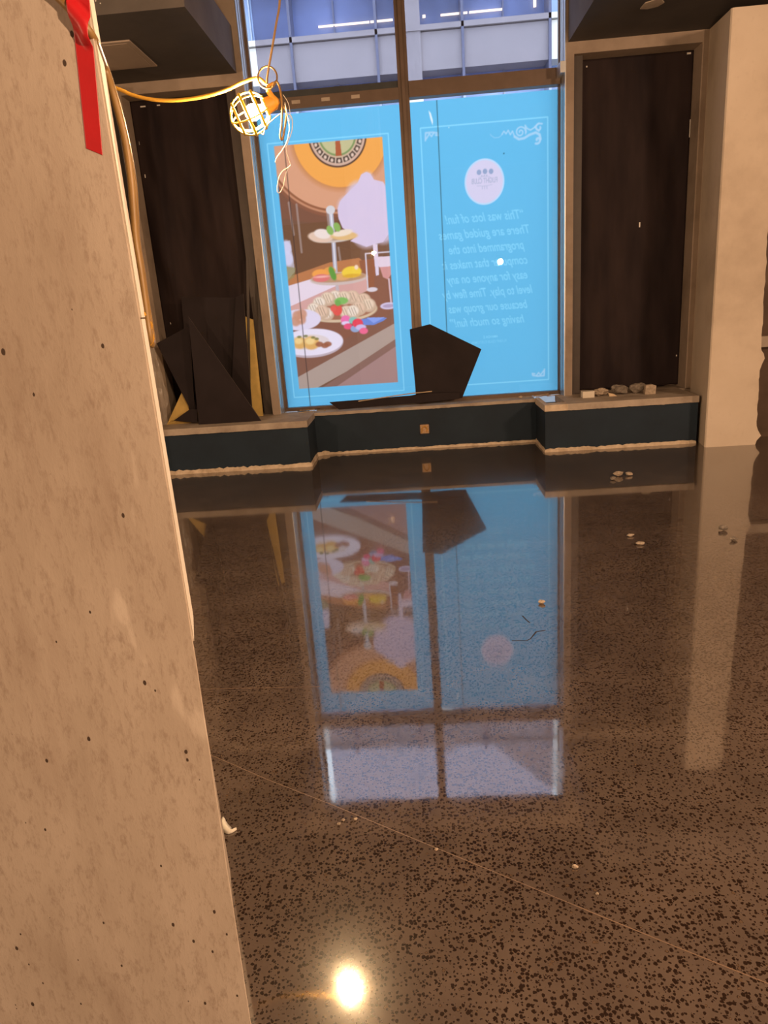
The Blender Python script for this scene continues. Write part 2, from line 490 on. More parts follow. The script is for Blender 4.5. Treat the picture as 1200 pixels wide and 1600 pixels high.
# right sill: torn open at its inner corner
sill('trim_4', 1.40, 2.604, 6.665, 7.30, 0.39, 0.452, 2)
bm = bmesh.new()
box(bm, 1.183, 1.40, 6.665, 6.80, 0.392, 0.452); box(bm, 1.183, 1.225, 6.80, 7.20, 0.392, 0.452)
struct('trim_5', bm, M['cream'])
sill('trim_6', -1.07, 1.183, 7.185, 7.5, 0.412, 0.442, 3)

# unpainted plaster line where the low walls meet the floor
def fringe(name, pts, h, seed, th=0.012):
    bm = bmesh.new(); path = []
    for (a, b) in zip(pts, pts[1:]):
        a = Vector(a); b = Vector(b); n = max(2, int((b-a).length/0.02))
        for i in range(n): path.append(a+(b-a)*i/n)
    path.append(Vector(pts[-1]))
    rows = []
    for i, p in enumerate(path):
        hh = h*(1+0.35*noise.noise(Vector((i*0.11, seed, 0)))+0.35*noise.noise(Vector((i*0.5, seed, 5))))
        t = (path[min(i+1, len(path)-1)]-path[max(i-1, 0)]).normalized(); nrm = Vector((t.y, -t.x, 0))*th*(1+0.5*noise.noise(Vector((i*0.2, 9, seed))))
        rows.append([bm.verts.new((p.x, p.y, 0)), bm.verts.new((p.x, p.y, hh)), bm.verts.new((p.x+nrm.x*0.6, p.y+nrm.y*0.6, hh*0.93)), bm.verts.new((p.x+nrm.x, p.y+nrm.y, 0.0))])
    for A, B in zip(rows, rows[1:]):
        for i in range(4): bm.faces.new((A[i], A[(i+1) % 4], B[(i+1) % 4], B[i]))
    bm.faces.new(rows[0]); bm.faces.new(rows[-1])
    return struct(name, bm, M['cream'])
fringe('baseboard_left', [(-3.05, 6.682, 0), (-1.08, 6.682, 0), (-1.073, 6.69, 0), (-1.073, 7.13, 0), (-1.02, 7.19, 0), (-0.95, 7.20, 0)], 0.040, 1)
fringe('baseboard_centre', [(-0.95, 7.202, 0), (1.188, 7.202, 0)], 0.024, 2)
fringe('baseboard_right', [(1.192, 7.2, 0), (1.192, 6.682, 0), (2.60, 6.682, 0)], 0.032, 3)


# window bay: aluminium jambs, frame, glass
win = empty('window_1', (0.03, 7.5, 0.45)); win['kind'] = 'structure'
def wpart(name, bm, mat, smooth=False):
    o = mesh_obj(name, bm, mat, win, smooth); o.location = (-0.03, -7.5, -0.45); return o
bm = bmesh.new()   # mullion
box(bm, -0.02, 0.08, 7.40, 7.485, 0.44, 4.62)
box(bm, 0.015, 0.045, 7.375, 7.40, 0.44, 4.62)
wpart('mullion', bm, M['mullion'])
bm = bmesh.new()
box(bm, -1.42, -0.02, 7.38, 7.485, 3.275, 3.375)
box(bm, 0.08, 1.48, 7.38, 7.485, 3.285, 3.42)
wpart('transom', bm, M['mullion'])
bm = bmesh.new(); box(bm, -1.42, -0.02, 7.42, 7.485, 3.377, 3.44); wpart('transom_black_strip', bm, M['aludark'])  # black strip above the left transom
bm = bmesh.new()
for x in (-1.02, -0.74, -0.46): box(bm, x, x+0.08, 7.372, 7.381, 3.315, 3.345)
wpart('transom_clips', bm, M['sill'])
bm = bmesh.new(); box(bm, -1.42, 1.48, 7.42, 7.49, 0.442, 0.478); box(bm, -1.42, 1.48, 7.42, 7.49, 4.56, 4.62)
wpart('bottom_rail', bm, M['mullion'])
bm = bmesh.new()
box(bm, -1.42, -1.385, 7.44, 7.49, 0.45, 4.62); box(bm, 1.462, 1.48, 7.44, 7.49, 0.45, 4.62)
wpart('side_rail', bm, M['mullion'])
bm = bmesh.new()
for x0, x1 in ((-1.42, -1.412), (1.472, 1.48)):
    box(bm, x0, x1, 7.20, 7.27, 0.45, 4.62); box(bm, x0, x1, 7.30, 7.37, 0.45, 4.62); box(bm, x0, x1, 7.39, 7.44, 0.45, 4.62)
wpart('jamb_cladding', bm, M['alu'])
bm = bmesh.new()
for x0, x1 in ((-1.42, -1.416), (1.476, 1.48)):
    box(bm, x0, x1, 7.27, 7.30, 0.45, 4.62); box(bm, x0, x1, 7.37, 7.39, 0.45, 4.62)
wpart('jamb_gasket', bm, M['aludark'])
bm = bmesh.new(); box(bm, 1.43, 1.472, 7.20, 7.42, 3.33, 3.42); wpart('jamb_bracket', bm, M['alu'])
bm = bmesh.new()
box(bm, -1.40, -0.01, 7.494, 7.500, 0.46, 3.33); box(bm, 0.07, 1.475, 7.494, 7.500, 0.46, 3.33)
# single-sided panes so the glass reflects once, as one sheet
bm.free(); bm = bmesh.new()
def quad(bm, x0, x1, y, z0, z1):
    vs = [bm.verts.new(p) for p in ((x0, y, z0), (x1, y, z0), (x1, y, z1), (x0, y, z1))]; bm.faces.new(vs)
quad(bm, -1.42, -0.005, 7.492, 0.46, 3.36); wpart('glass_pane', bm, M['glass'])
bm = bmesh.new(); quad(bm, 0.065, 1.48, 7.492, 0.46, 3.36); wpart('glass_pane', bm, M['glass'])
bm = bmesh.new(); quad(bm, -1.42, -0.005, 7.492, 3.36, 4.6); wpart('glass_pane', bm, M['glass'])
bm = bmesh.new(); quad(bm, 0.065, 1.48, 7.492, 3.36, 4.6); wpart('glass_pane', bm, M['glass'])
bm = bmesh.new(); box(bm, -1.325, -0.015, 7.4945, 7.4955, 3.42, 4.6); wpart('tint_film', bm, M['film'])
bm = bmesh.new(); box(bm, 0.075, 1.41, 7.4945, 7.4955, 3.42, 4.6); wpart('tint_film', bm, M['film'])

# ------------------------------------------------------------------ printed films on the lower panes
RES = 0.0025
def canvas(x0, x1, z0, z1, col):
    nx = int(round((x1-x0)/RES/2))*2; nz = int(round((z1-z0)/RES/2))*2
    xs = x0+(np.arange(nx)+0.5)*(x1-x0)/nx; zs = z0+(np.arange(nz)+0.5)*(z1-z0)/nz
    X, Z = np.meshgrid(xs, zs)
    img = np.zeros((nz, nx, 3)); img[:] = col
    return dict(X=X, Z=Z, img=img, b=(x0, x1, z0, z1))
def paint(c, mask, col, clip=None):
    if clip is not None: mask = mask*clip
    c['img'] = c['img']*(1-mask[..., None])+np.array(col, float)*mask[..., None]
def m_ell(c, cx, cz, rx, rz, soft=0.004, rot=0.0):
    dx = c['X']-cx; dz = c['Z']-cz
    if rot: dx, dz = dx*math.cos(rot)+dz*math.sin(rot), -dx*math.sin(rot)+dz*math.cos(rot)
    d = np.sqrt((dx/rx)**2+(dz/rz)**2)
    return np.clip((1-d)*min(rx, rz)/soft+0.5, 0, 1)
def m_poly(c, pts):
    X, Z = c['X'], c['Z']; ins = np.zeros(X.shape, bool); n = len(pts)
    for i in range(n):
        x1, z1 = pts[i]; x2, z2 = pts[(i+1) % n]
        if z1 == z2: continue
        cond = ((Z > z1) != (Z > z2)) & (X < (x2-x1)*(Z-z1)/(z2-z1)+x1)
        ins ^= cond
    return ins.astype(float)
def m_line(c, p, q, w, soft=0.003):
    X, Z = c['X'], c['Z']; dx, dz = q[0]-p[0], q[1]-p[1]; L = dx*dx+dz*dz
    t = np.clip(((X-p[0])*dx+(Z-p[1])*dz)/L, 0, 1)
    d = np.hypot(X-p[0]-t*dx, Z-p[1]-t*dz)
    return np.clip((w/2-d)/soft+0.5, 0, 1)
def m_path(c, pts, w):
    m = np.zeros(c['X'].shape)
    for p, q in zip(pts, pts[1:]): m = np.maximum(m, m_line(c, p, q, w))
    return m
def blur(a, k=1):
    for _ in range(k):
        b = a.copy()
        b[1:] += a[:-1]; b[:-1] += a[1:]; b[0] += a[0]; b[-1] += a[-1]
        d = b/3; e = d.copy(); e[:, 1:] += d[:, :-1]; e[:, :-1] += d[:, 1:]; e[:, 0] += d[:, 0]; e[:, -1] += d[:, -1]
        a = e/3
    return a
def frame_line(c, x0, x1, z0, z1, w, col, a=1.0):
    m = m_path(c, [(x0, z0), (x1, z0), (x1, z1), (x0, z1), (x0, z0)], w)*a
    paint(c, m, col)
def text_mask(c, txt, cx, cz, width, height, shear=0.0, mirror=True):
    """rasterise a line of lettering; printed to be read from the street, so mirrored indoors"""
    cu = bpy.data.curves.new('lettering', 'FONT'); cu.body = txt; cu.size = 1.0; cu.shear = shear; cu.align_x = 'LEFT'; cu.offset = 0.012
    ob = bpy.data.objects.new('lettering', cu); COL.objects.link(ob)
    dg = bpy.context.evaluated_depsgraph_get(); dg.update()
    me = bpy.data.meshes.new_from_object(ob.evaluated_get(dg))
    me.calc_loop_triangles()
    co = np.array([v.co[:2] for v in me.vertices]); tris = np.array([t.vertices[:] for t in me.loop_triangles])
    bpy.data.objects.remove(ob); bpy.data.curves.remove(cu); bpy.data.meshes.remove(me)
    x0, x1 = co[:, 0].min(), co[:, 0].max()
    s = width/(x1-x0)
    px = (co[:, 0]-(x0+x1)/2)*s
    if mirror: px = -px
    px = px+cx
    pz = cz+(co[:, 1]-0.25)*height
    m = np.zeros(c['X'].shape, bool)
    bx0, bx1, bz0, bz1 = c['b']; nz, nx = m.shape
    for t in tris:
        ax, az = px[t], pz[t]
        i0 = max(0, int((ax.min()-bx0)/(bx1-bx0)*nx)-1); i1 = min(nx, int((ax.max()-bx0)/(bx1-bx0)*nx)+2)
        j0 = max(0, int((az.min()-bz0)/(bz1-bz0)*nz)-1); j1 = min(nz, int((az.max()-bz0)/(bz1-bz0)*nz)+2)
        if i1 <= i0 or j1 <= j0: continue
        X = c['X'][j0:j1, i0:i1]; Z = c['Z'][j0:j1, i0:i1]
        d = [(ax[(k+1) % 3]-ax[k])*(Z-az[k])-(az[(k+1) % 3]-az[k])*(X-ax[k]) for k in range(3)]
        m[j0:j1, i0:i1] |= ((d[0] >= 0) & (d[1] >= 0) & (d[2] >= 0)) | ((d[0] <= 0) & (d[1] <= 0) & (d[2] <= 0))
    return m.astype(float)
def to_lin(a):
    a = np.clip(a/255, 0, 1); return np.where(a <= 0.04045, a/12.92, ((a+0.055)/1.055)**2.4)
def film_object(name, c, y):
    img = c['img']; nz, nx = img.shape[:2]
    img = img.reshape(nz//2, 2, nx//2, 2, 3).mean(axis=(1, 3))
    nz, nx = img.shape[:2]; x0, x1, z0, z1 = c['b']
    xs = np.linspace(x0, x1, nx+1); zs = np.linspace(z0, z1, nz+1)
    X, Z = np.meshgrid(xs, zs)
    me = bpy.data.meshes.new(name)
    nv = (nx+1)*(nz+1); nf = nx*nz
    co = np.stack([X.ravel(), np.full(nv, y), Z.ravel()], 1).astype(np.float32)
    I, J = np.meshgrid(np.arange(nx), np.arange(nz)); a = (J*(nx+1)+I).ravel()
    F = np.stack([a, a+1, a+nx+2, a+nx+1], 1).astype(np.int32)
    me.vertices.add(nv); me.vertices.foreach_set('co', co.ravel())
    me.loops.add(nf*4); me.loops.foreach_set('vertex_index', F.ravel())
    me.polygons.add(nf); me.polygons.foreach_set('loop_start', np.arange(nf, dtype=np.int32)*4)
    me.polygons.foreach_set('loop_total', np.full(nf, 4, dtype=np.int32))
    me.update(calc_edges=True)
    pad = np.pad(to_lin(img), ((1, 1), (1, 1), (0, 0)), mode='edge')
    vc = (pad[:-1, :-1]+pad[1:, :-1]+pad[:-1, 1:]+pad[1:, 1:])/4
    ca = me.color_attributes.new('print', 'FLOAT_COLOR', 'POINT')
    out = np.ones((nv, 4), np.float32); out[:, :3] = vc.reshape(-1, 3)
    ca.data.foreach_set('color', out.ravel())
    me.materials.append(M['poster'])
    return link(bpy.data.objects.new(name, me))

CY = (104, 190, 236); CYL = (140, 218, 252)
# left film: the photograph of a laid tea table
c = canvas(-1.388, -0.016, 0.476, 3.264, CY)
bx0, bx1, bz0, bz1 = -1.25, -0.20, 0.665, 3.0
clip = ((c['X'] > bx0) & (c['X'] < bx1) & (c['Z'] > bz0) & (c['Z'] < bz1)).astype(float)
frame_line(c, -1.313, -0.140, 0.578, 3.025, 0.010, CYL)
def P(pts, col, a=1.0): paint(c, m_poly(c, pts)*a, col, clip)
def E(pt, rx, rz, col, a=1.0, soft=0.006, rot=0.0): paint(c, m_ell(c, pt[0], pt[1], rx, rz, soft, rot)*a, col, clip)
def L(p, q, w, col, a=1.0): paint(c, m_line(c, p, q, w)*a, col, clip)
g = (c['Z']-bz0)/(bz1-bz0)
paint(c, clip, (122, 88, 70))
P([(-1.259,2.966),(-0.194,2.963),(-0.206,2.541),(-0.334,2.283),(-0.777,2.248),(-1.265,2.353)], (128, 88, 70))
P([(-1.273,2.285),(-0.406,2.289),(-0.513,1.883),(-1.272,1.796)], (118, 84, 62))
# round board on the wall
(bc,) = [(-0.645,3.094)]
E(bc, 0.775, 0.775, (140, 92, 70)); E(bc, 0.745, 0.745, (196, 140, 108)); E(bc, 0.725, 0.725, (150, 96, 70)); E(bc, 0.705, 0.705, (216, 160, 128))
(bc,) = [(-0.605,3.043)]
E(bc, 0.485, 0.485, (200, 134, 84), 0.8, 0.05); E(bc, 0.455, 0.455, (240, 168, 86))
(bc,) = [(-0.63,3.048)]
E(bc, 0.283, 0.283, (90, 64, 56)); E(bc, 0.268, 0.268, (210, 176, 156)); E(bc, 0.245, 0.245, (92, 74, 66))
for k in range(20):
    a = math.radians(-171+18*k/1.0)
    p = (bc[0]+0.20*math.cos(a), bc[1]+0.20*math.sin(a)); q = (bc[0]+0.245*math.cos(a), bc[1]+0.245*math.sin(a))
    L(p, q, 0.012, (214, 190, 172))
    a += math.radians(9)
    E((bc[0]+0.225*math.cos(a), bc[1]+0.225*math.sin(a)), 0.014, 0.016, (220, 196, 178))
E(bc, 0.198, 0.198, (206, 178, 150)); E(bc, 0.182, 0.182, (128, 150, 96)); E(bc, 0.165, 0.165, (196, 190, 146))
P([(bc[0]-0.03, bc[1]-0.182), (bc[0]+0.03, bc[1]-0.182), (bc[0]+0.02, bc[1]), (bc[0]-0.02, bc[1])], (176, 96, 64))
# light streaks and the wood behind
for a_, b_ in ([(-1.162,2.489),(-1.143,2.19)], [(-1.087,2.466),(-1.082,2.02)], [(-0.79,2.402),(-0.784,2.18)], [(-0.708,2.037),(-0.698,1.896)]): L(a_, b_, 0.020, (172, 152, 146), 0.7)
P([(-1.273,1.787),(-0.809,1.904),(-0.509,1.926),(-0.457,1.879),(-0.524,1.743),(-0.957,1.738),(-1.274,1.698)], (188, 124, 82))
P([(-0.511,1.9),(-0.166,1.927),(-0.163,1.266),(-1.276,0.797),(-1.244,1.451),(-0.46,1.595)], (140, 94, 76))
P([(-0.511,1.9),(-0.343,1.906),(-0.386,1.59),(-0.479,1.597)], (150, 94, 68))
P([(-1.302,1.7),(-0.954,1.77),(-0.526,1.716),(-1.248,1.503)], (232, 216, 230))
P([(-1.267,1.504),(-0.697,1.698),(-0.45,1.728),(-0.452,1.604),(-0.654,1.537),(-1.254,1.443)], (214, 166, 160))
P([(-1.279,0.95),(-0.727,1.138),(-0.173,1.395),(-0.159,1.174),(-1.251,0.756)], (136, 96, 80))
P([(-1.257,0.786),(-0.162,1.281),(-0.166,1.072),(-1.125,0.632),(-1.263,0.641)], (178, 158, 148))
P([(-1.067,0.628),(-0.162,1.128),(-0.167,1.044),(-0.929,0.619)], (140, 106, 96))
P([(-0.929,0.619),(-0.167,1.053),(-0.166,0.607)], (168, 134, 130))
# candy floss
P([(-0.374,2.706),(-0.336,2.686),(-0.307,2.632),(-0.219,2.605),(-0.172,2.506),(-0.188,2.136),(-0.258,2.055),(-0.352,2.042),(-0.427,2.023),(-0.499,2.056),(-0.585,2.09),(-0.52,2.126),(-0.651,2.218),(-0.683,2.309),(-0.685,2.394),(-0.657,2.459),(-0.608,2.505),(-0.53,2.566),(-0.468,2.614),(-0.426,2.687)], (216, 200, 226))
for zc, r in (([(-0.37,2.645)], .055), ([(-0.58,2.403)], .10), ([(-0.462,2.511)], .12), ([(-0.417,2.153)], .14), ([(-0.285,2.448)], .15), ([(-0.252,2.141)], .10)): E(zc[0], r, r, (214, 199, 226), 0.8, 0.05)
P([(-0.362,2.046),(-0.315,2.042),(-0.321,1.749),(-0.352,1.744),(-0.358,1.907)], (222, 208, 228))
# tiered stand
a_, b_, c_, d_ = [(-0.755,2.391),(-0.751,2.178),(-0.758,1.812),(-0.752,1.544)]
L(a_, b_, 0.045, (186, 184, 196)); L(a_, b_, 0.015, (226, 226, 236)); L(b_, c_, 0.042, (180, 174, 186)); L(b_, c_, 0.014, (224, 222, 232)); L(c_, d_, 0.032, (196, 180, 186))
E(a_, 0.045, 0.04, (214, 210, 214))
(q,) = [(-0.752,2.123)]; E(q, 0.20, 0.035, (206, 190, 182)); E((q[0], q[1]+0.006), 0.19, 0.022, (180, 150, 128))
for zz, rx, rz, col, ro in (([(-0.879,2.149)], .125, .052, (226, 196, 176), -.15), ([(-0.854,2.177)], .085, .045, (238, 222, 216), -.2), ([(-0.643,2.144)], .135, .040, (226, 186, 128), -.05), ([(-0.655,2.171)], .10, .03, (238, 220, 200), .1)): E(zz[0], rx, rz, col, 1, .01, ro)
for zz in ([(-0.778,2.205)], [(-0.705,2.229)]): E(zz[0], .032, .045, (142, 180, 96), 1, .008, .4)
(q,) = [(-0.73,1.743)]; E(q, 0.292, 0.062, (208, 188, 182)); E((q[0], q[1]+0.01), 0.278, 0.044, (188, 148, 116))
for zz, rx, rz, col in (([(-0.817,1.826)], .06, .035, (226, 160, 84)), ([(-0.913,1.802)], .085, .045, (240, 164, 84)), ([(-0.908,1.761)], .085, .038, (222, 122, 120)), ([(-0.903,1.773)], .08, .010, (240, 180, 170)), ([(-0.691,1.758)], .08, .035, (222, 168, 112)), ([(-0.594,1.797)], .10, .055, (240, 206, 74)), ([(-0.597,1.762)], .09, .018, (222, 174, 60)), ([(-0.544,1.839)], .02, .022, (240, 214, 190))): E(zz[0], rx, rz, col, 1, .01)
for zz in ([(-0.795,1.815)], [(-0.784,1.779)]): E(zz[0], .028, .05, (104, 156, 70), 1, .01, .3)
(q,) = [(-0.736,1.43)]; E(q, 0.375, 0.115, (214, 190, 160)); E((q[0], q[1]+0.012), 0.355, 0.10, (168, 112, 88))
for i, zz in enumerate([(-0.779,1.563),(-0.861,1.553),(-0.607,1.551),(-0.945,1.514),(-0.688,1.551),(-0.495,1.516),(-1.009,1.458),(-0.447,1.463),(-0.547,1.437),(-0.886,1.405),(-0.677,1.407),(-0.93,1.43),(-0.608,1.408)]):
    E(zz, .075, .068, (206, 176, 152), 1, .012); E((zz[0]-.006, zz[1]+.012), .060, .052, ((238, 224, 208), (232, 210, 186), (226, 196, 172))[i % 3], 1, .02)
    for k in (-1, 0, 1): L((zz[0]-.02+k*.026, zz[1]+.045), (zz[0]+.005+k*.026, zz[1]-.03), .007, (146, 112, 94), .6)
for zz, rx, rz, col in (([(-0.773,1.441)], .05, .058, (226, 92, 84)), ([(-0.812,1.455)], .03, .03, (226, 100, 90)), ([(-0.725,1.526)], .07, .035, (134, 186, 102)), ([(-0.761,1.507)], .03, .03, (120, 172, 90))): E(zz[0], rx, rz, col, 1, .01)
# plates at the left
(q,) = [(-1.166,1.369)]; E(q, .215, .105, (226, 216, 238)); 
for zz in [(-1.19,1.411),(-1.156,1.372),(-1.215,1.358),(-1.141,1.426)]: E(zz, .05, .05, (206, 150, 124), .9, .02)
E(q, .01, .01, (220, 170, 150))
(q,) = [(-1.076,1.121)]; E(q, .335, .142, (196, 178, 188)); E((q[0], q[1]+.016), .335, .135, (234, 226, 244)); E((q[0]-.03, q[1]+.02), .22, .075, (226, 212, 214))
for zz, r in (([(-1.195,1.137)], .075), ([(-1.075,1.129)], .085)): E(zz[0], r, r*.8, (226, 176, 106), 1, .02); E((zz[0][0]-.01, zz[0][1]+.02), r*.6, r*.4, (242, 212, 148), 1, .02)
for zz in [(-1.194,1.199),(-1.126,1.203),(-1.05,1.183),(-1.013,1.167)]: E(zz, .022, .012, (132, 130, 84), .9)
for zz in [(-0.99,1.11),(-0.934,1.093),(-0.903,1.106)]: E(zz, .040, .026, (158, 98, 74), .9, .01)
# wrapped sweets and blue napkin
P([(-0.557,1.33),(-0.404,1.341),(-0.269,1.325),(-0.312,1.298),(-0.41,1.265),(-0.505,1.271)], (112, 140, 218))
P([(-0.48,1.343),(-0.291,1.334),(-0.409,1.283)], (140, 164, 236))
for zz, rx, rz, col in (([(-0.696,1.336)], .05, .045, (238, 120, 176)), ([(-0.699,1.303)], .045, .02, (226, 208, 240)), ([(-0.677,1.269)], .045, .030, (232, 92, 130)), ([(-0.619,1.325)], .045, .035, (140, 196, 184)), ([(-0.603,1.241)], .05, .035, (150, 170, 210)), ([(-0.575,1.295)], .055, .045, (232, 76, 96)), ([(-0.545,1.252)], .055, .028, (206, 190, 232)), ([(-0.519,1.213)], .045, .032, (238, 110, 150))): E(zz[0], rx, rz, col, 1, .008)
# metal frame, glasses
a_, b_, c_, d_ = [(-0.191,1.961),(-0.441,1.961),(-0.444,1.612),(-0.356,1.615)]
L(a_, b_, .012, (214, 206, 220)); L(b_, c_, .014, (214, 206, 220)); E(((c_[0]+d_[0])/2, (c_[1]+d_[1])/2), .055, .022, (220, 210, 220))
P([(-0.333,1.922),(-0.185,1.92),(-0.19,1.754),(-0.237,1.701),(-0.282,1.725)], (210, 150, 148)); P([(-0.333,1.922),(-0.185,1.92),(-0.189,1.824),(-0.316,1.823)], (226, 208, 224))
a_, b_ = [(-0.224,1.703),(-0.216,1.452)]; L(a_, b_, .016, (214, 190, 200)); (q,) = [(-0.245,1.443)]; E(q, .085, .034, (212, 200, 228)); E(q, .06, .018, (180, 160, 190))
P([(-1.263,2.129),(-1.187,2.141),(-1.172,1.931),(-1.169,1.842),(-1.268,1.751),(-1.275,1.938)], (206, 200, 216), .75); P([(-1.264,1.902),(-1.159,1.877),(-1.182,1.79),(-1.258,1.751)], (150, 142, 96), .7); 
for zz in [(-1.232,2.075),(-1.225,1.97)]: E(zz, .05, .07, (214, 212, 240), .9, .02)
# dark seam where two sheets of film meet
L0 = [(-1.15,3.148),(-1.139,0.5)]
paint(c, m_line(c, (-1.150, 3.27), (-1.150, 0.47), 0.007), (70, 56, 54), None)
pl = film_object('window_graphic', c, 7.4990)
tag(pl, 'cyan backlit window film with a photo of tiered cakes and candy floss', 'window poster')

# right film: quotation in mirrored white lettering
c = canvas(0.076, 1.464, 0.476, 3.270, CY)
frame_line(c, 0.170, 1.372, 0.590, 3.045, 0.011, CYL)
W2 = (138, 216, 250)
cx, cz = 0.763, 2.53
paint(c, m_ell(c, cx, cz, 0.192, 0.206), (190, 222, 252)); paint(c, m_ell(c, cx, cz, 0.178, 0.192), (214, 210, 238))
for k, dz in ((-1, 0.0), (0, 0.004), (1, 0.0)): paint(c, m_ell(c, cx+0.008+k*0.058, cz+0.088+dz, 0.022, 0.024), (150, 168, 204))
GR = (172, 178, 208)
paint(c, text_mask(c, 'FLIGHT CLUB', cx, cz+0.005, 0.25, 0.066), GR)
paint(c, m_path(c, [(cx-0.075, cz-0.03), (cx-0.02, cz-0.036), (cx+0.02, cz-0.036), (cx+0.075, cz-0.03)], 0.004)*.8, GR)
paint(c, m_path(c, [(cx-0.055, cz+0.042), (cx, cz+0.048), (cx+0.055, cz+0.042)], 0.004)*.8, GR)
for k in (-1, 0, 1):
    paint(c, m_line(c, (cx+k*0.022, cz-0.040), (cx+k*0.022, cz-0.064), 0.006)*.8, GR); paint(c, m_ell(c, cx+k*0.024, cz+0.055, .006, .006), GR)
lines = ['\u201cThis was lots of fun!', 'There are guided games', 'programmed into the', 'computer that makes it', 'easy for anyone on any', 'level to play. Time flew by', 'because our group was', 'having so much fun!\u201d']
ends = [[(1.129,2.238),(0.364,2.208)], [(1.184,2.117),(0.327,2.092)], [(1.144,1.943),(0.391,1.95)], [(1.168,1.857),(0.315,1.835)], [(1.166,1.719),(0.354,1.704)], [(1.216,1.606),(0.303,1.578)], [(1.163,1.468),(0.363,1.462)], [(1.13,1.346),(0.37,1.342)]]
for i, (t_, e_) in enumerate(zip(lines, ends)):
    zc = 2.205-0.1415*i
    x_r, x_l = e_[0][0], e_[1][0]
    if i == 1: x_l -= 0.03
    m = text_mask(c, t_, (x_r+x_l)/2, zc, x_r-x_l, 0.118, shear=0.35)
    paint(c, m, (134, 214, 250))
paint(c, text_mask(c, 'AMANDA Z', cx+0.02, 1.063, 0.15, 0.034), W2)
paint(c, blur(text_mask(c, 'FLIGHT CLUB CUSTOMER', cx, 1.012, 0.36, 0.034), 1)*0.7, W2)
# corner scrollwork
def arc(cx, cz, r0, r1, a0, a1, n=18):
    return [(cx+(r0+(r1-r0)*i/n)*math.cos(math.radians(a0+(a1-a0)*i/n)), cz+(r0+(r1-r0)*i/n)*math.sin(math.radians(a0+(a1-a0)*i/n))) for i in range(n+1)]
SC = (172, 214, 246)
def scroll(ox, oz, sx, sz, full=True):
    def S(pts, w, a=.9): paint(c, m_path(c, [(ox+sx*x, oz+sz*z) for x, z in pts], w)*a, SC)
    S(arc(0.06, -0.06, 0.035, 0.012, 90, -200), .016); S(arc(0.075, -0.165, 0.006, 0.034, 0, 300), .020)
    S([(0.03, -0.03), (0.06, -0.025), (0.10, -0.05), (0.06, -0.09)], .014)
    S([(0.045, -0.16), (0.055, -0.12), (0.09, -0.10), (0.15, -0.115), (0.20, -0.14), (0.25, -0.145), (0.29, -0.12)], .022)
    S([(0.10, -0.055), (0.14, -0.075), (0.17, -0.06), (0.19, -0.03), (0.18, -0.09)], .012)
    if full:
        S(arc(0.235, -0.085, 0.008, 0.052, 0, 560, 40), .013)
        S([(0.29, -0.12), (0.31, -0.07), (0.33, -0.10), (0.35, -0.06), (0.37, -0.09), (0.39, -0.065), (0.41, -0.09)], .011)
        S([(0.40, -0.09), (0.44, -0.115), (0.48, -0.115), (0.51, -0.095), (0.52, -0.08)], .006, .7)
scroll(1.350, 3.022, -1, 1)
def leaf_corner(ox, oz, sx, sz):
    def S(pts, w): paint(c, m_path(c, [(ox+sx*x, oz+sz*z) for x, z in pts], w)*.85, SC)
    S([(0.02, -0.085), (0.025, -0.02), (0.09, -0.02), (0.14, -0.03), (0.145, -0.05), (0.12, -0.045)], .016)
    S([(0.03, -0.07), (0.06, -0.03), (0.08, -0.055), (0.10, -0.03)], .014)
leaf_corner(0.192, 3.02, 1, 1)
leaf_corner(1.350, 0.612, -1, -1)
leaf_corner(0.192, 0.612, 1, -1)
# dark seam, a scrape and specks
paint(c, m_line(c, (0.337, 3.27), (0.337, 0.47), 0.007), (52, 78, 84))
paint(c, m_poly(c, [(0.255, 3.19), (0.275, 3.165), (0.292, 3.10), (0.287, 3.06), (0.268, 3.12)]), (226, 244, 252))
paint(c, m_ell(c, 0.955, 2.765, .006, .006), (20, 50, 70)); paint(c, m_ell(c, 0.44, 3.03, .005, .005), (200, 236, 250))
prr = film_object('window_graphic', c, 7.4990)
tag(prr, 'cyan window film with mirrored white quotation and round white logo', 'window poster')

# ------------------------------------------------------------------ blackout cloth in the niches
def cloth(name, x0, x1, z0, z1, y, seed, amp, label):
    bm = bmesh.new(); nx, nz = 60, 150
    g = []
    for j in range(nz+1):
        row = []
        for i in range(nx+1):
            u, w = i/nx, j/nz
            x = x0+(x1-x0)*u; z = z0+(z1-z0)*w
            e = min(u, 1-u, 0.12)/0.12*min(w+0.3, 1-w, 0.12)/0.12
            d = noise.noise(Vector((x*2.2+z*0.9, z*0.55, seed)))*amp + noise.noise(Vector((x*6+z*2.2, z*1.4, seed+4)))*amp*0.35
            d += 0.5*amp*math.sin((x*1.0+z*0.9)*7+seed)*max(0, 1-w*1.6)
            zz = z + (0.012*noise.noise(Vector((x*9, seed, 1))) if j == 0 else 0)
            row.append(bm.verts.new((x, y-abs(e)*(d+amp*0.4), zz)))
        g.append(row)
    for j in range(nz):
        for i in range(nx):
            bm.faces.new((g[j][i], g[j][i+1], g[j+1][i+1], g[j+1][i]))
    o = mesh_obj(name, bm, M['fabric'], None, True)
    md = o.modifiers.new('thickness', 'SOLIDIFY'); md.thickness = 0.004
    tag(o, label, 'blackout cloth')
    return o
lc = cloth('blackout_cloth', -2.558, -1.602, 0.47, 3.462, 7.40, 3.0, 0.065, 'black blackout cloth stapled in the left niche above the leaning boards')
rc = cloth('blackout_cloth', 1.642, 2.662, 0.47, 3.462, 7.40, 8.0, 0.030, 'black blackout cloth stapled in the right niche beside the plaster pier')
def staples(parent, pts, y):
    for (x, z, w, h) in pts:
        bm = bmesh.new(); box(bm, x, x+w, y-0.004, y, z, z+h)
        mesh_obj('staple_bit', bm, M['whitepaint'], parent)  # white staple bits on the cloth
M['whitepaint'] = plain('white_paint_chip', (0.75, 0.72, 0.68), 0.6)
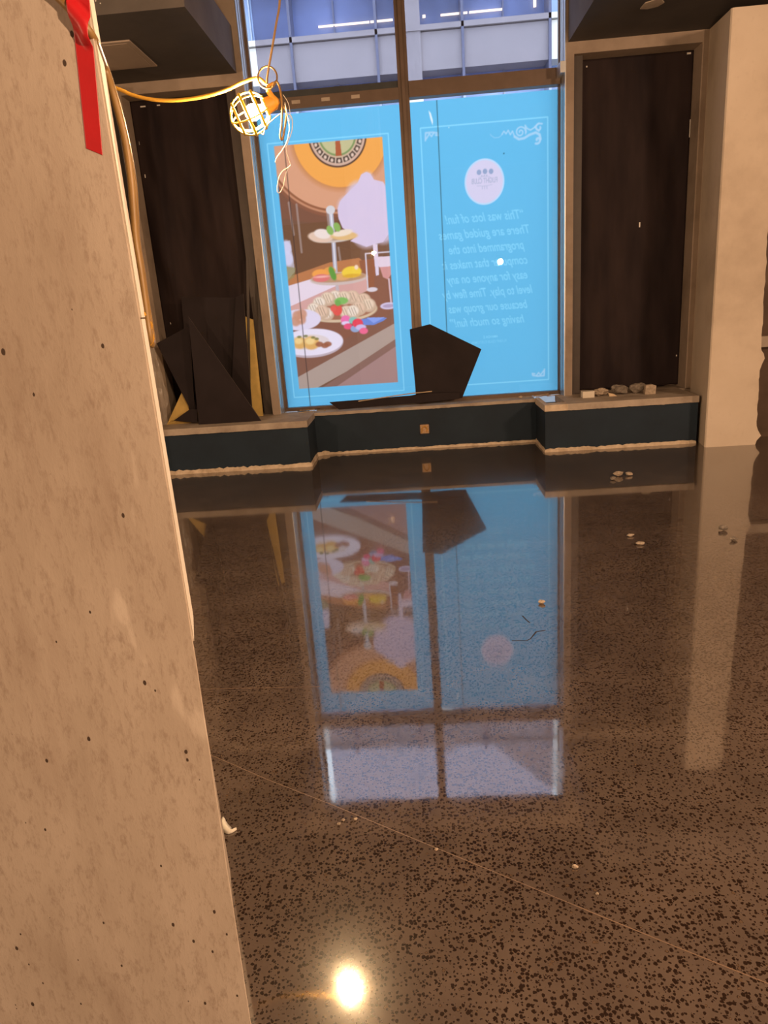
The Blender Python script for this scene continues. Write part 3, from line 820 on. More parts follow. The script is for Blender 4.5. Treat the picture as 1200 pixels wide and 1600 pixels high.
staples(lc, [(-2.46, 3.405, .05, .012), (-2.30, 3.405, .03, .010), (-2.525, 3.09, .008, .03), (-2.52, 2.80, .008, .03), (-2.505, 2.0, .008, .03), (-2.49, 1.42, .008, .03)], 7.392)
staples(rc, [(2.60, 3.43, .035, .015), (1.70, 3.40, .012, .012), (2.655, 2.75, .006, .15), (2.22, 2.00, .012, .045), (2.63, 0.75, .010, .015)], 7.392)

# ------------------------------------------------------------------ concrete column
EX, EY = -0.3900, 1.03            # visible corner of the column
def edge_x(z): return EX - 0.012*max(0.0, 1-z/0.95)**0.9
bm = bmesh.new()
rows = []
for z in np.linspace(0, 4.8, 97):
    e = edge_x(z) + 0.0008*noise.noise(Vector((z*14, 0.5, 2)))
    rows.append([bm.verts.new(p) for p in ((-1.05, EY, z), (e-0.0012, EY, z), (e-0.0003, EY+0.0004, z), (e, EY+0.0014, z), (e-0.055, EY+0.10, z), (-0.60, EY+0.55, z), (-1.05, EY+0.55, z))])
for A, B in zip(rows, rows[1:]):
    for i in range(7): bm.faces.new((A[i], A[(i+1) % 7], B[(i+1) % 7], B[i]))
bm.faces.new(rows[0][::-1]); bm.faces.new(rows[-1])
o = mesh_obj('concrete_column', bm, M['column'])
tag(o, 'big square bare concrete column with air holes in the left foreground', 'column')
# pale board strips closing the column's flank, ending at knee-to-hip height
def flank(name, z0, z1, off, label):
    bm = bmesh.new(); P0 = Vector((EX+0.0004, EY+0.003, 0)); d = Vector((-0.302, 0.953, 0)); nn = Vector((0.953, 0.302, 0))
    a_ = P0+nn*off; b_ = P0+d*0.105+nn*off
    prism(bm, [(a_.x, a_.y, z0), (b_.x, b_.y, z0), (b_.x-.003, b_.y+.001, z0), (a_.x-.003, a_.y+.001, z0)], (0, 0, z1-z0))
    o = mesh_obj(name, bm, M['cream_wall']); tag(o, label, 'edge strip', 'pale edge strips on the concrete column')
(zj,) = [(-0.381,1.5)]
(zb,) = [(-0.391,0.987)]
flank('edge_strip', zj[1]+.001, 4.79, 0.0012, 'long upper pale strip along the concrete column edge, crossed by the cable')
flank('edge_strip', zb[1], zj[1]-.001, 0.0006, 'shorter lower pale strip along the concrete column edge')

# thick ochre cable taped to the column and hanging down beside it in a loop
cab = [(-0.458,1.024,1.936),(-0.445,1.024,1.913),(-0.425,1.024,1.896),(-0.41,1.024,1.879),(-0.398,1.024,1.863)]
hang = [(-0.394,1.04,1.851)] + [(-0.412,1.1,1.854)] + [(-0.427,1.15,1.852),(-0.421,1.15,1.82),(-0.416,1.15,1.786),(-0.413,1.15,1.748),(-0.414,1.15,1.701),(-0.418,1.15,1.658),(-0.422,1.15,1.616),(-0.422,1.15,1.572),(-0.423,1.15,1.526),(-0.424,1.15,1.492),(-0.424,1.15,1.469)]
bot = [(-0.427,1.16,1.458)]
back = [(-0.432,1.18,1.468),(-0.432,1.18,1.496),(-0.432,1.18,1.532),(-0.431,1.18,1.574),(-0.431,1.18,1.619),(-0.426,1.18,1.661),(-0.422,1.18,1.706),(-0.423,1.18,1.754),(-0.426,1.18,1.794),(-0.431,1.18,1.829),(-0.438,1.18,1.866),(-0.451,1.18,1.908),(-0.462,1.18,1.95),(-0.467,1.18,1.997)]
bm = bmesh.new(); tube(bm, smooth_path(cab+hang+bot+back, 6), 0.0058, 12)
o = mesh_obj('power_cable', bm, M['cable'], None, True)
tag(o, 'thick ochre cable taped over the concrete column and hanging beside it', 'cable')
# red tape
tp = [(-0.41,1.914),(-0.385,1.912),(-0.425,1.723),(-0.404,1.713)]
cabv = [Vector((p[0], p[2])) for p in cab+hang[:1]]
def seg_d(p, a, b):
    t_ = max(0, min(1, (p-a).dot(b-a)/(b-a).length_squared)); return (p-(a+(b-a)*t_)).length
bm = bmesh.new(); g = []
nz, nx = 160, 20
zt = 2.35
for j in range(nz+1):
    row = []
    for i in range(nx+1):
        u = i/nx; w = (j/nz)**1.3
        zl = tp[2][1]+(tp[3][1]-tp[2][1])*u
        xl = tp[2][0]+(tp[3][0]-tp[2][0])*u; xt = tp[0][0]+(tp[1][0]-tp[0][0])*u
        z = zl+(zt-zl)*w; x = xl+(xt-xl)*min(1.0, (z-zl)/(tp[0][1]-zl))
        d = min(seg_d(Vector((x, z)), a, b) for a, b in zip(cabv, cabv[1:]))
        off = 0.0006 + 0.0138*math.exp(-(d/0.0100)**4)
        row.append(bm.verts.new((x, EY-off, z)))
    g.append(row)
for j in range(nz):
    for i in range(nx): bm.faces.new((g[j][i], g[j][i+1], g[j+1][i+1], g[j+1][i]))
o = mesh_obj('red_tape', bm, M['red'], None, True)
md = o.modifiers.new('thickness', 'SOLIDIFY'); md.thickness = 0.0003; md.offset = 1
tag(o, 'strip of red tape holding the ochre cable to the concrete column', 'tape')
# scraps of yellow tape on the hanging cable
def flap(pts, label):
    bm = bmesh.new(); prism(bm, [Vector(p) for p in pts], (0, 0.0012, 0)); o = mesh_obj('yellow_tape_flag', bm, M['yellowcord']); tag(o, label, 'tape', 'yellow tape flags on the hanging cable')
flap([(-0.42,1.149,1.499),(-0.416,1.149,1.489),(-0.419,1.149,1.48),(-0.423,1.149,1.485)], 'narrow middle yellow tape flag on the hanging ochre cable')
flap([(-0.422,1.149,1.481),(-0.418,1.149,1.475),(-0.417,1.149,1.467),(-0.42,1.149,1.461),(-0.425,1.149,1.456)], 'rounded lower yellow tape flag at the end of the hanging ochre cable')
flap([(-0.419,1.12,1.514),(-0.414,1.12,1.507),(-0.413,1.12,1.504),(-0.417,1.12,1.503),(-0.422,1.12,1.5)], 'yellow tape flag tying the ochre cable to the pale column strip')
# black strip showing behind the pale one
bm = bmesh.new(); prism(bm, [(-0.457,1.21,1.858),(-0.446,1.21,1.859),(-0.443,1.21,1.831),(-0.443,1.21,1.787),(-0.443,1.21,1.741),(-0.443,1.21,1.694),(-0.447,1.21,1.647),(-0.451,1.21,1.598),(-0.455,1.21,1.554),(-0.454,1.21,1.599),(-0.454,1.21,1.648),(-0.454,1.21,1.695),(-0.455,1.21,1.742),(-0.455,1.21,1.787),(-0.455,1.21,1.832)], (0, 0.004, 0))
o = mesh_obj('black_strip', bm, M['black']); tag(o, 'black strip showing between the pale column strip and the ochre cable', 'strip')

# ------------------------------------------------------------------ work light
lamp = empty('work_light', (-0.585, 3.04, 2.13))
tag(lamp, 'lit caged yellow work light hanging from a cord in front of the window', 'work light')
LO = Vector((-0.585, 3.04, 2.13))
def lpart(name, bm, mat, smooth=True, parent=lamp):
    bmesh.ops.translate(bm, verts=bm.verts[:], vec=-LO)
    return mesh_obj(name, bm, mat, parent, smooth)
LC = Vector((-0.585, 3.04, 2.228)); ax = Vector((-0.93, -0.12, -0.34)).normalized()
u_ = ax.orthogonal().normalized(); v_ = ax.cross(u_)
RB = 0.076
bm = bmesh.new()
for k in range(3):
    a = math.pi*k/3+0.35; d = u_*math.cos(a)+v_*math.sin(a)
    pts = []
    for i in range(28):
        b = math.radians(28+ (360-56)*i/27)
        pts.append(LC - ax*RB*math.cos(b)*1.02 + d*RB*math.sin(b))
    tube(bm, pts, 0.0058, 6, squash=0.5)
for hh in (-0.45, 0.15, 0.68):
    r = RB*math.sqrt(1-hh*hh)
    pts = [LC+ax*RB*hh+(u_*math.cos(2*math.pi*i/36)+v_*math.sin(2*math.pi*i/36))*r for i in range(36)]
    tube(bm, pts, 0.0055, 6, closed=True)
lpart('guard', bm, M['cageyellow'])
bm = bmesh.new(); lathe(bm, [(-0.045, 0.013), (-0.032, 0.015), (-0.015, 0.025), (0.004, 0.030), (0.020, 0.026), (0.031, 0.012), (0.034, 0.001)], LC-ax*0.014, ax, 24)
lpart('bulb', bm, M['bulb'])
bm = bmesh.new(); sk = LC-ax*0.058
lathe(bm, [(0.0, 0.030), (-0.006, 0.036), (-0.012, 0.030), (-0.045, 0.026), (-0.052, 0.020), (-0.058, 0.012)], sk, ax, 20)
lpart('socket', bm, M['socket'])
bm = bmesh.new()
hk = [(-0.479,3.04,2.259),(-0.496,3.04,2.282),(-0.506,3.04,2.309),(-0.481,3.04,2.325)]
tube(bm, smooth_path([sk-ax*0.03]+hk, 5), lambda t_: 0.016-0.009*t_, 10)
lpart('handle', bm, M['socket'])
bm = bmesh.new(); rc_ = Vector([(-0.504,3.04,2.346)][0])
tube(bm, [rc_+Vector((math.cos(a)*0.037, 0.010*math.sin(a), math.sin(a)*0.040)) for a in np.linspace(0, 2*math.pi, 33)[:-1]], 0.0035, 8, closed=True)
lpart('hook_ring', bm, M['cable'])
bm = bmesh.new()
tube(bm, smooth_path([(-0.489,3.03,2.31),(-0.474,3.03,2.326),(-0.465,3.03,2.321),(-0.458,3.03,2.294),(-0.457,3.03,2.244),(-0.465,3.03,2.189),(-0.476,3.03,2.141),(-0.47,3.03,2.127),(-0.459,3.03,2.155),(-0.445,3.03,2.21),(-0.449,3.03,2.243)], 6), 0.0042, 8)
lpart('pigtail', bm, M['cable'])

def cord(name, pts, r, mat, label, cat='cord', group=None, seg=8, sub=8):
    bm = bmesh.new(); tube(bm, smooth_path(pts, sub), r, seg)
    o = mesh_obj(name, bm, mat, None, True); tag(o, label, cat, group); return o
cord('light_string_cord', [(-2.4, 2.6, 2.85), (-1.62, 2.95, 2.56), (-1.30, 3.06, 2.44)]+[(-1.101,3.06,2.362),(-1.047,3.06,2.336),(-0.974,3.06,2.314),(-0.892,3.06,2.303),(-0.811,3.06,2.303),(-0.734,3.06,2.31),(-0.669,3.06,2.323),(-0.603,3.06,2.344),(-0.547,3.06,2.352),(-0.519,3.06,2.333),(-0.497,3.06,2.313)], 0.0072, M['yellowcord'], 'yellow light-string cord sagging from behind the concrete column to the caged lamp')
cord('hanger_cord', [(-0.509,3.04,2.322),(-0.503,3.04,2.352),(-0.491,3.04,2.39),(-0.471,3.04,2.452),(-0.452,3.04,2.513),(-0.428,3.04,2.594)]+[(-0.426, 3.04, 2.7), (-0.424, 3.04, 2.9), (-0.422, 3.04, 3.4), (-0.42, 3.04, 4.0), (-0.42, 3.04, 4.79)], 0.0042, M['cable'], 'thin tan cord hanging from the ceiling and holding the caged lamp')
cord('white_twine', [(-0.444,3.02,2.251),(-0.439,3.02,2.207),(-0.436,3.02,2.162),(-0.452,3.02,2.114),(-0.473,3.02,2.087),(-0.498,3.02,2.062),(-0.505,3.02,2.046)], 0.0016, M['twine'], 'long loose white twine end falling past the lamp pigtail', 'twine', 'twine ends on the work light')
cord('white_twine', [(-0.446,3.02,2.212),(-0.427,3.02,2.206),(-0.422,3.02,2.184),(-0.428,3.02,2.151),(-0.447,3.02,2.114),(-0.457,3.02,2.092),(-0.453,3.02,2.063),(-0.446,3.02,2.032),(-0.457,3.02,2.024),(-0.481,3.02,2.012),(-0.499,3.02,1.986),(-0.509,3.02,1.945),(-0.5,3.02,1.937),(-0.482,3.02,1.961),(-0.466,3.02,2.006),(-0.446,3.02,2.032)], 0.0016, M['twine'], 'white twine knotted into a hanging loop below the work light', 'twine', 'twine ends on the work light')
cord('white_twine', [(-0.466,3.02,2.214),(-0.5,3.02,2.194),(-0.528,3.02,2.174),(-0.539,3.02,2.148),(-0.55,3.02,2.154)], 0.0018, M['twine'], 'white twine tying the lamp guard to the pigtail', 'twine', 'twine ends on the work light')
cord('white_twine', [(-0.448,3.02,2.278),(-0.432,3.02,2.25),(-0.428,3.02,2.217),(-0.434,3.02,2.185),(-0.443,3.02,2.212)], 0.0012, M['twine'], 'short white twine curl beside the orange socket', 'twine', 'twine ends on the work light')

# ------------------------------------------------------------------ boards and panels
def board(name, pts, y_bot, y_top, z_lo, z_hi, th, mat, label, cat, group=None, edge=None):
    """flat sheet leaning back: outline in (x, z); the foot rests at y_bot, the top at y_top"""
    f = lambda z: y_bot+(y_top-y_bot)*(z-z_lo)/(z_hi-z_lo)
    bm = bmesh.new(); prism(bm, [(x, f(z), z) for x, z in pts], (0, th, 0))
    if edge:
        for fc in bm.faces:
            if len(fc.verts) == 4 and abs(fc.normal.y if fc.normal.length else 0) < 0.5: pass
        bm.faces.ensure_lookup_table()
        for i, fc in enumerate(bm.faces):
            if i >= 2: fc.material_index = 1
        o = mesh_obj(name, bm, [mat, edge])
    else: o = mesh_obj(name, bm, mat)
    tag(o, label, cat, group); return o
BG = 'black boards leaning in the left niche'
board('black_board', [(-2.265,1.673),(-1.725,1.628),(-1.857,0.445),(-2.324,0.442)], 7.10, 7.16, 0.45, 1.6, 0.010, M['board'], 'tall wide black board at the back of the left niche stack', 'board', BG, M['board_edge'])
board('black_board', [(-1.706,1.633),(-1.628,1.657),(-1.643,1.292),(-1.671,0.565),(-1.596,0.43),(-1.914,0.425)], 7.04, 7.08, 0.45, 1.6, 0.010, M['board'], 'narrow black board at the right edge of the left niche stack', 'board', BG, M['board_edge'])
board('black_board', [(-2.518,1.254),(-2.171,1.399),(-2.238,0.495),(-2.26,0.561)], 6.94, 7.00, 0.45, 1.6, 0.008, M['board'], 'tilted black board poking out at the left of the niche stack', 'board', BG, M['board_edge'])
board('black_board', [(-2.443,0.5),(-2.272,0.598),(-2.188,0.593),(-2.207,0.465)], 6.90, 6.92, 0.45, 1.0, 0.008, M['board'], 'small pointed black offcut on the sill in front of the yellow foam', 'board', BG, M['board_edge'])
board('black_board', [(-2.133,1.482),(-1.546,0.448),(-2.175,0.456)], 6.84, 6.88, 0.45, 1.6, 0.008, M['board'], 'frontmost triangular black board with a long sloping edge', 'board', BG, M['board_edge'])
board('yellow_foam_board', [(-2.348,0.771),(-2.305,0.627),(-2.299,0.451),(-2.558,0.442)], 7.00, 7.03, 0.45, 1.2, 0.02, M['yellow_foam'], 'yellow foam triangle low at the left of the board stack', 'foam board', 'yellow foam offcuts')
board('yellow_foam_board', [(-1.659,1.443),(-1.587,1.407),(-1.599,0.419),(-1.759,0.416)], 7.17, 7.19, 0.45, 1.5, 0.02, M['yellow_foam'], 'tall narrow yellow foam strip at the right of the board stack', 'foam board', 'yellow foam offcuts')
board('metal_strip', [(-1.564,1.999),(-1.539,1.997),(-1.712,0.436),(-1.738,0.438)], 7.11, 7.11, 0.45, 2.0, 0.006, M['darkframe'], 'thin brown strip standing in front of the tall yellow foam', 'strip')
PG = 'board offcuts on the centre sill'
board('pentagon_board', [(-0.043,1.202),(0.164,1.238),(0.67,0.959),(0.453,0.485),(-0.013,0.489)], 7.27, 7.36, 0.44, 1.25, 0.010, M['board'], 'five-sided black board leaning on the window mullion', 'board', PG, M['board_edge'])
bm = bmesh.new()
prism(bm, [(-0.906,7.22,0.536),(-0.082,7.22,0.548),(0.082,7.22,0.563),(0.426,7.22,0.554),(0.423,7.22,0.489),(0.044,7.22,0.474),(-0.814,7.22,0.458)], (0, 0.010, 0.004)); o = mesh_obj('long_black_offcut', bm, M['board'])
tag(o, 'long low black board offcut lying on the centre sill', 'board', PG)
bm = bmesh.new(); tube(bm, [(-0.607,7.2,0.533),(-0.343,7.2,0.555),(-0.081,7.2,0.576),(0.147,7.2,0.584)], 0.009, 6, squash=0.6); o = mesh_obj('wood_stick', bm, M['wood'])
tag(o, 'thin pale wooden stick lying across the black offcut', 'stick')

# crumpled clear plastic hanging at the left edge of the niche
bm = bmesh.new(); g = []
pl_l = [(-2.573,1.221),(-2.56,1.01),(-2.563,0.766),(-2.546,0.489)]
pl_r = [(-2.47,1.244),(-2.443,1.033),(-2.413,0.756),(-2.463,0.484)]
for j in range(25):
    w = j/24*3; k = min(2, int(w)); f = w-k
    a = Vector(pl_l[k]).lerp(Vector(pl_l[k+1]), f); b = Vector(pl_r[k]).lerp(Vector(pl_r[k+1]), f)
    row = []
    for i in range(13):
        p = a.lerp(b, i/12); row.append(bm.verts.new((p.x, 6.76+0.035*noise.noise(Vector((p.x*30, p.y*9, 2)))+0.02*noise.noise(Vector((p.x*70, p.y*22, 5))), p.y)))
    g.append(row)
for j in range(24):
    for i in range(12): bm.faces.new((g[j][i], g[j][i+1], g[j+1][i+1], g[j+1][i]))
o = mesh_obj('plastic_sheet', bm, M['plastic'], None, True)
tag(o, 'crumpled clear plastic sheet hanging left of the black boards', 'plastic sheet')

# access panel under the left chase
bm = bmesh.new(); box(bm, -2.75, -2.06, 6.17, 6.79, 3.548, 3.5595); bevel(bm, 0.002)
o = mesh_obj('access_panel', bm, M['whitepanel']); tag(o, 'pale square access panel under the left ceiling chase', 'access panel')
bm = bmesh.new(); box(bm, -2.70, -2.10, 6.21, 6.75, 3.5455, 3.549); mesh_obj('panel_door', bm, M['whitepanel'], o)
# torn patch on the right chase
pr_ = [(1.922,6.544),(1.926,6.432),(1.973,6.394),(2.014,6.344),(2.081,6.457),(2.054,6.526),(1.986,6.56)]
bm = bmesh.new(); prism(bm, [(x, y, 3.553) for x, y in pr_], (0, 0, 0.007)); o = mesh_obj('torn_paper_patch', bm, M['sill']); tag(o, 'pale torn paper patch on the black right ceiling chase', 'paper scrap')
# paint flakes on the front of the left chase
random.seed(5)
for i in range(14):
    bm = bmesh.new(); x = random.uniform(-2.42, -2.02); z = random.uniform(3.60, 3.70)
    blob_plate(bm, x, 5.6785, z, random.uniform(.003, .009), random.uniform(.003, .010), i*3.1, 'y', 0.0015, 9)
    o = mesh_obj('paint_flake', bm, M['whitepaint']); tag(o, 'pale paint flake on the front face of the left ceiling chase', 'paint flake', 'paint flakes on the left chase')

# open electrical box in the centre low wall
eb = empty('electrical_box', (0.052, 7.198, 0.15))
tag(eb, 'small open electrical box in the navy wall under the window', 'electrical box')
def epart(name, bm, mat):
    bmesh.ops.translate(bm, verts=bm.verts[:], vec=(-0.052, -7.198, -0.15)); return mesh_obj(name, bm, mat, eb)
bm = bmesh.new()
x0, x1, z0, z1 = 0.0, 0.104, 0.152, 0.258
box(bm, x0, x1, 7.1955, 7.199, z0, z0+.008); box(bm, x0, x1, 7.1955, 7.199, z1-.008, z1); box(bm, x0, x0+.008, 7.1955, 7.199, z0, z1); box(bm, x1-.008, x1, 7.1955, 7.199, z0, z1)
epart('rim', bm, M['darkframe'])
bm = bmesh.new(); box(bm, x0+.008, x1-.008, 7.197, 7.1995, z0+.008, z1-.008); epart('back_plate', bm, M['copper'])
bm = bmesh.new(); tube(bm, smooth_path([(0.02, 7.19, 0.17), (0.03, 7.185, 0.22), (0.06, 7.185, 0.235), (0.08, 7.188, 0.2), (0.07, 7.19, 0.175)], 5), .004, 6); epart('wire', bm, M['yellowcord'])

# ------------------------------------------------------------------ rubble on the sills and floor
def rubble(name, c_, s_, seed, mat, label, cat='rubble', group=None, rough=0.35, sub=2):
    bm = bmesh.new(); lump(bm, c_, s_, seed, rough, sub)
    zmin = min(v.co.z for v in bm.verts); base = c_[2]-s_[2]
    bmesh.ops.translate(bm, verts=bm.verts[:], vec=(0, 0, base-zmin))
    o = mesh_obj(name, bm, mat); tag(o, label, cat, group); return o
SG = 'rubble on the right sill'
bm = bmesh.new(); box(bm, 1.60, 1.715, 6.95, 7.03, 0.4525, 0.515); bevel(bm, .003); o = mesh_obj('cream_block', bm, M['cream_wall']); tag(o, 'small clean cream block at the left end of the right sill', 'block', SG)
rubble('mortar_chunk', (1.79, 7.02, 0.487), (0.07, .04, .034), 3, M['stone'], 'pale mortar chunk right beside the clean cream block', 'rubble', SG, .5, 3)
rubble('mortar_chunk', (1.985, 7.05, 0.497), (0.065, .045, .045), 5, M['greystone'], 'rounded brown chunk in the middle of the right sill', 'rubble', SG, .5, 3)
rubble('mortar_chunk', (2.145, 7.06, 0.497), (0.072, .04, .045), 7, M['greystone'], 'dark grey chunk between brown chunk and square one on the right sill', 'rubble', SG, .4, 3)
bm = bmesh.new(); prism(bm, [(2.19, 6.93, .4525), (2.29, 6.93, .4525), (2.295, 6.93, .53), (2.26, 6.93, .545), (2.195, 6.93, .54)], (0, .05, 0)); o = mesh_obj('mortar_chunk', bm, M['stone']); tag(o, 'squarish pale chunk at the right end of the rubble', 'rubble', SG)
bm = bmesh.new(); prism(bm, [(1.86, 6.96, .4525), (1.93, 6.94, .4525), (1.90, 6.96, .475), (1.85, 6.97, .485)], (0, .012, 0)); o = mesh_obj('splinter', bm, M['wood']); tag(o, 'pale splinter lying between the chunks on the right sill', 'splinter', SG)
# torn corner: black slab puts the hollow's shade into colour; broken strips
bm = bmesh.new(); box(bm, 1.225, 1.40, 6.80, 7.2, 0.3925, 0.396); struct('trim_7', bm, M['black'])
random.seed(21)
for i in range(5):
    x = 1.20+random.random()*.25; y = 7.10+random.random()*.2; a = random.uniform(-.5, .5); l = random.uniform(.05, .11)
    bm = bmesh.new(); tube(bm, [(x-l*math.cos(a), y-l*math.sin(a), .462+i*.004), (x+l*math.cos(a), y+l*math.sin(a), .466+i*.004)], .006, 5, squash=.5)
    o = mesh_obj('broken_lath', bm, (M['copper'], M['wood'])[i % 2]); tag(o, 'broken %s lath strip %s the torn right corner of the sill' % (('rusty', 'pale')[i % 2], ('lowest over', 'crossing low over', 'midway up the pile at', 'second from top over', 'topmost over')[i]), 'lath', 'broken laths at the torn sill corner')
for i in range(4):
    x = -1.10-random.random()*.1; y = 7.12+random.random()*.2; a = random.uniform(-.4, .4); l = random.uniform(.05, .11)
    bm = bmesh.new(); tube(bm, [(x-l*math.cos(a), y-l*math.sin(a), .462+i*.004), (x+l*math.cos(a), y+l*math.sin(a), .466+i*.004)], .007, 5, squash=.5)
    o = mesh_obj('broken_lath', bm, (M['black'], M['wood'])[i % 2]); tag(o, '%s lath strip %s the torn left corner of the sill' % (('dark', 'pale')[i % 2], ('lowest over', 'second up over', 'third up over', 'topmost over')[i]), 'lath', 'broken laths at the left sill corner')
random.seed(31)
for i in range(14):
    x = random.uniform(-1.0, 1.15); s_ = random.uniform(.008, .02)
    if -0.75 < x < 0.55: continue
    rubble('sill_crumb', (x, random.uniform(7.25, 7.38), .442+s_*.6), (s_*1.4, s_, s_*.6), i, M['stone'], 'small pale plaster crumb on the centre window sill', 'crumb', 'crumbs on the centre sill', .4, 1)

FG = 'pebbles and crumbs on the floor'
stones = [((958,750), .024, 'g', 'grey pebble left of the three by the right low wall'), ((966,744), .034, 's', 'largest pale pebble of the three near the right low wall'),
          ((983,743), .026, 's', 'pale pebble at the right of the three near the low wall'), ((985,838), .022, 's', 'flat pale chip above its larger neighbour on the right floor'),
          ((1000,851), .024, 's', 'flat peach chip below its smaller neighbour on the right floor'), ((1130,829), .028, 'g', 'round grey pebble near the far right floor'),
          ((1146,845), .020, 'g', 'small grey pebble just below the round one at far right'), ((846,943), .016, 's', 'lone pale chip on the cyan reflection in the floor'),
          ((530,1289), .006, 's', 'lowest tiny crumb of the trio left of the floor joint'), ((536,1283), .006, 's', 'middle tiny crumb of the trio left of the floor joint'),
          ((556,1281), .006, 's', 'rightmost tiny crumb of the trio left of the floor joint'), ((899,1356), .0075, 's', 'bright tiny crumb on the near right floor'),
          ((682,1328), .006, 's', 'tiny crumb just above the diagonal floor joint'), ((933,1398), .005, 's', 'faint tiny crumb below the bright one on the near floor')]
pos = [[(1.518,5.522)][0], [(1.589,5.632)][0], [(1.676,5.632)][0], [(1.261,4.174)][0], [(1.272,4.018)][0], [(1.827,4.188)][0], [(1.808,4)][0], [(0.557,3.255)][0], [(-0.309,1.749)][0], [(-0.298,1.765)][0], [(-0.26,1.768)][0], [(0.352,1.558)][0], [(-0.02,1.637)][0], [(0.388,1.468)][0]]
del stones[0:0]
LBL = [s[1:] for s in stones]
for i, ((x, y), (s_, k_, lab)) in enumerate(zip(pos, LBL)):
    flat = 0.35 if 'flat' in lab else 0.6
    rubble('floor_pebble' if s_ > .012 else 'floor_crumb', (x, y, s_*flat), (s_, s_*.7, s_*flat), i+3, M['greystone' if k_ == 'g' else 'stone'], lab, 'pebble' if s_ > .012 else 'crumb', FG)
# curl of wood shaving by the column foot
sp = [(-0.674,1.79),(-0.668,1.767),(-0.654,1.745),(-0.638,1.733),(-0.62,1.741)]
bm = bmesh.new()
rows = []
W_ = [.002, .007, .010, .009, .002]
P_ = smooth_path([(x, y, 0.004) for x, y in sp], 4); n = len(P_)
for i, p in enumerate(P_):
    w = 0.004+0.010*math.sin(math.pi*min(1, i/(n-1)))
    t_ = (P_[min(i+1, n-1)]-P_[max(i-1, 0)]).normalized(); nn = Vector((t_.y, -t_.x, 0))
    j = 0.25*noise.noise(Vector((i*1.7, 3, 1)))
    rows.append([bm.verts.new(p+nn*w*(1+j)), bm.verts.new(p+Vector((0, 0, .006))), bm.verts.new(p-nn*w*(1-j)), bm.verts.new(p-Vector((0, 0, .004)))])
for A, B in zip(rows, rows[1:]):
    for i in range(4): bm.faces.new((A[i], A[(i+1) % 4], B[(i+1) % 4], B[i]))
bm.faces.new(rows[0]); bm.faces.new(rows[-1])
o = mesh_obj('wood_shaving', bm, M['twine'], None, True); tag(o, 'curled white shaving on the floor beside the concrete column', 'shaving')

# saw-cut joints and a hairline crack in the floor (filled strips set in the surface)
def strip(name, pts, w, mat, h=0.0006):
    bm = bmesh.new(); P_ = [Vector((x, y, 0)) for x, y in pts]; rows = []
    for i, p in enumerate(P_):
        t_ = (P_[min(i+1, len(P_)-1)]-P_[max(i-1, 0)]).normalized(); nn = Vector((t_.y, -t_.x, 0))*w/2
        rows.append([bm.verts.new((p.x+nn.x, p.y+nn.y, -.002)), bm.verts.new((p.x+nn.x, p.y+nn.y, h)), bm.verts.new((p.x-nn.x, p.y-nn.y, h)), bm.verts.new((p.x-nn.x, p.y-nn.y, -.002))])
    for A, B in zip(rows, rows[1:]):
        for i in range(4): bm.faces.new((A[i], A[(i+1) % 4], B[(i+1) % 4], B[i]))
    bm.faces.new(rows[0]); bm.faces.new(rows[-1])
    return struct(name, bm, mat)
M['joint'] = plain('floor_joint_filler', (0.20, 0.135, 0.095), 0.35)
M['crack'] = plain('floor_crack', (0.03, 0.02, 0.015), 0.7)
strip('trim_8', [(-1.199,2.354),(-0.803,2.117),(-0.567,1.969),(-0.338,1.837),(-0.059,1.668),(0.178,1.525),(0.369,1.409),(0.537,1.309),(0.697,1.216),(0.829,1.137)], 0.0026, M['joint'])
strip('trim_9', [(0.443,3.127),(0.458,3.069),(0.467,3.048)], 0.006, M['crack'], .0004)
strip('trim_10', [(0.36,2.877),(0.425,2.87),(0.444,2.887),(0.461,2.917)], 0.005, M['crack'], .0004)
strip('trim_11', [(0.461,2.917),(0.481,2.953),(0.523,2.962)], 0.007, M['crack'], .0004)
strip('trim_12', [(-1.04,2.576),(-0.468,2.551)], 0.002, M['joint'])

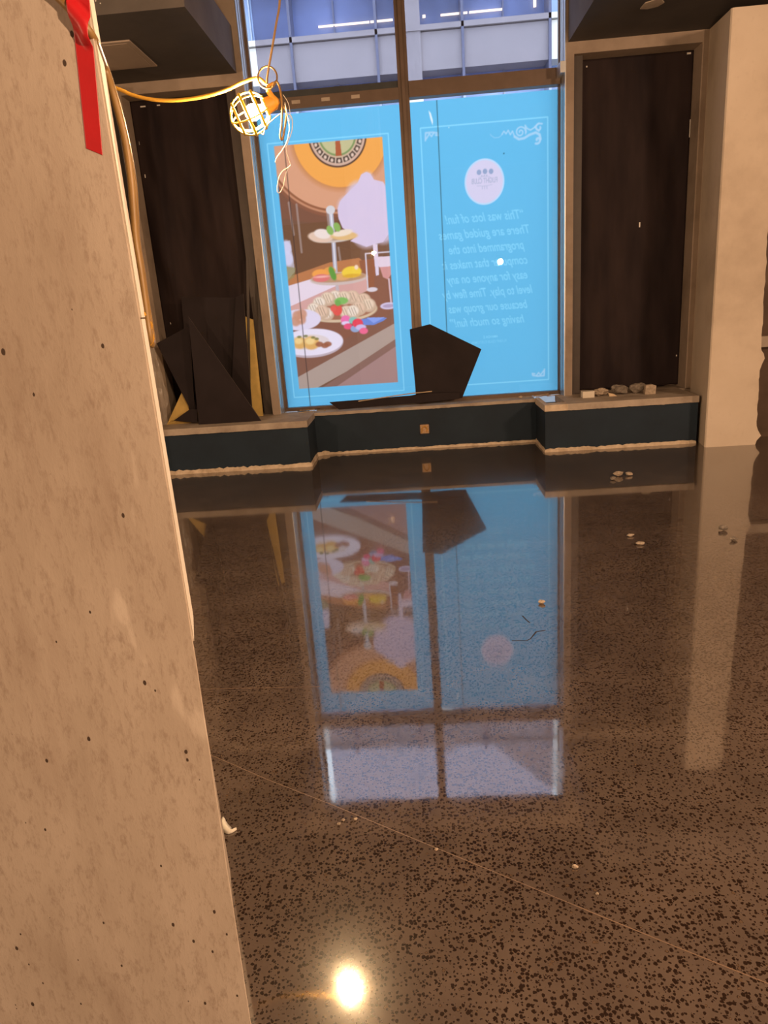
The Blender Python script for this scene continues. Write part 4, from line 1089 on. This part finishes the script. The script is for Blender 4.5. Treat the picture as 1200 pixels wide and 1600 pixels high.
# ------------------------------------------------------------------ outside: street and the office block opposite
bm = bmesh.new(); box(bm, -40, 40, 7.7, 60, -0.4, -0.2); o = mesh_obj('street', bm, M['asphalt']); o['kind'] = 'structure'
ob = empty('office_building', (0, 22, 0)); tag(ob, 'grey office block with blue window bands across the street', 'building')
def opart(name, bm, mat):
    bmesh.ops.translate(bm, verts=bm.verts[:], vec=(0, -22, 0)); return mesh_obj(name, bm, mat, ob)
FL = 2.75
bm = bmesh.new(); box(bm, -13, 13, 22.6, 30, -0.2, 14.2); opart('glass_wall', bm, M['fglass'])
for lv in range(-3, 3):
    z = 7.43+FL*lv
    if z+1.07 < 0: continue
    bm = bmesh.new(); box(bm, -13, 13, 22.0, 22.7, max(z, -0.2), z+0.92); opart('spandrel', bm, M['facade'])
    bm = bmesh.new(); box(bm, -13, 13, 21.9, 22.75, z+0.94, z+1.07); opart('ledge', bm, M['facade2'])
for k in range(-1, 2):
    x = 0.354+6.98*k; bm = bmesh.new(); box(bm, x-0.27, x+0.27, 21.94, 22.8, -0.2, 14.2); opart('pier', bm, M['facade2'])
for k in range(-10, 12):
    x = -0.571+1.163*k; bm = bmesh.new()
    if k % 2 == 0: box(bm, x-0.035, x+0.035, 21.90, 22.7, -0.2, 14.2)
    else: box(bm, x-0.02, x+0.02, 22.5, 22.65, -0.2, 14.2)
    opart('facade_mullion', bm, M['fmetal'])
for x0, x1, z0, z1 in ((-2.17, -0.75, 8.86, 8.90), (-0.72, -0.10, 8.86, 8.90), (1.22, 1.95, 8.86, 8.90), (2.0, 2.9, 8.86, 8.90), (0.72, 0.80, 8.86, 8.92), (3.75, 3.82, 8.86, 9.1)):
    bm = bmesh.new(); box(bm, x0, x1, 22.50, 22.56, z0, z1); opart('office_tube_light', bm, M['tube'])
bm = bmesh.new(); prism(bm, [(2.5, 34, 0), (30, 34, 0), (30, 34, 30), (11, 34, 30), (2.5, 34, 22)], (0, 8, 0)); o = mesh_obj('tower_building', bm, M['facade2']); tag(o, 'darker tower rising behind the office block on the right', 'building')
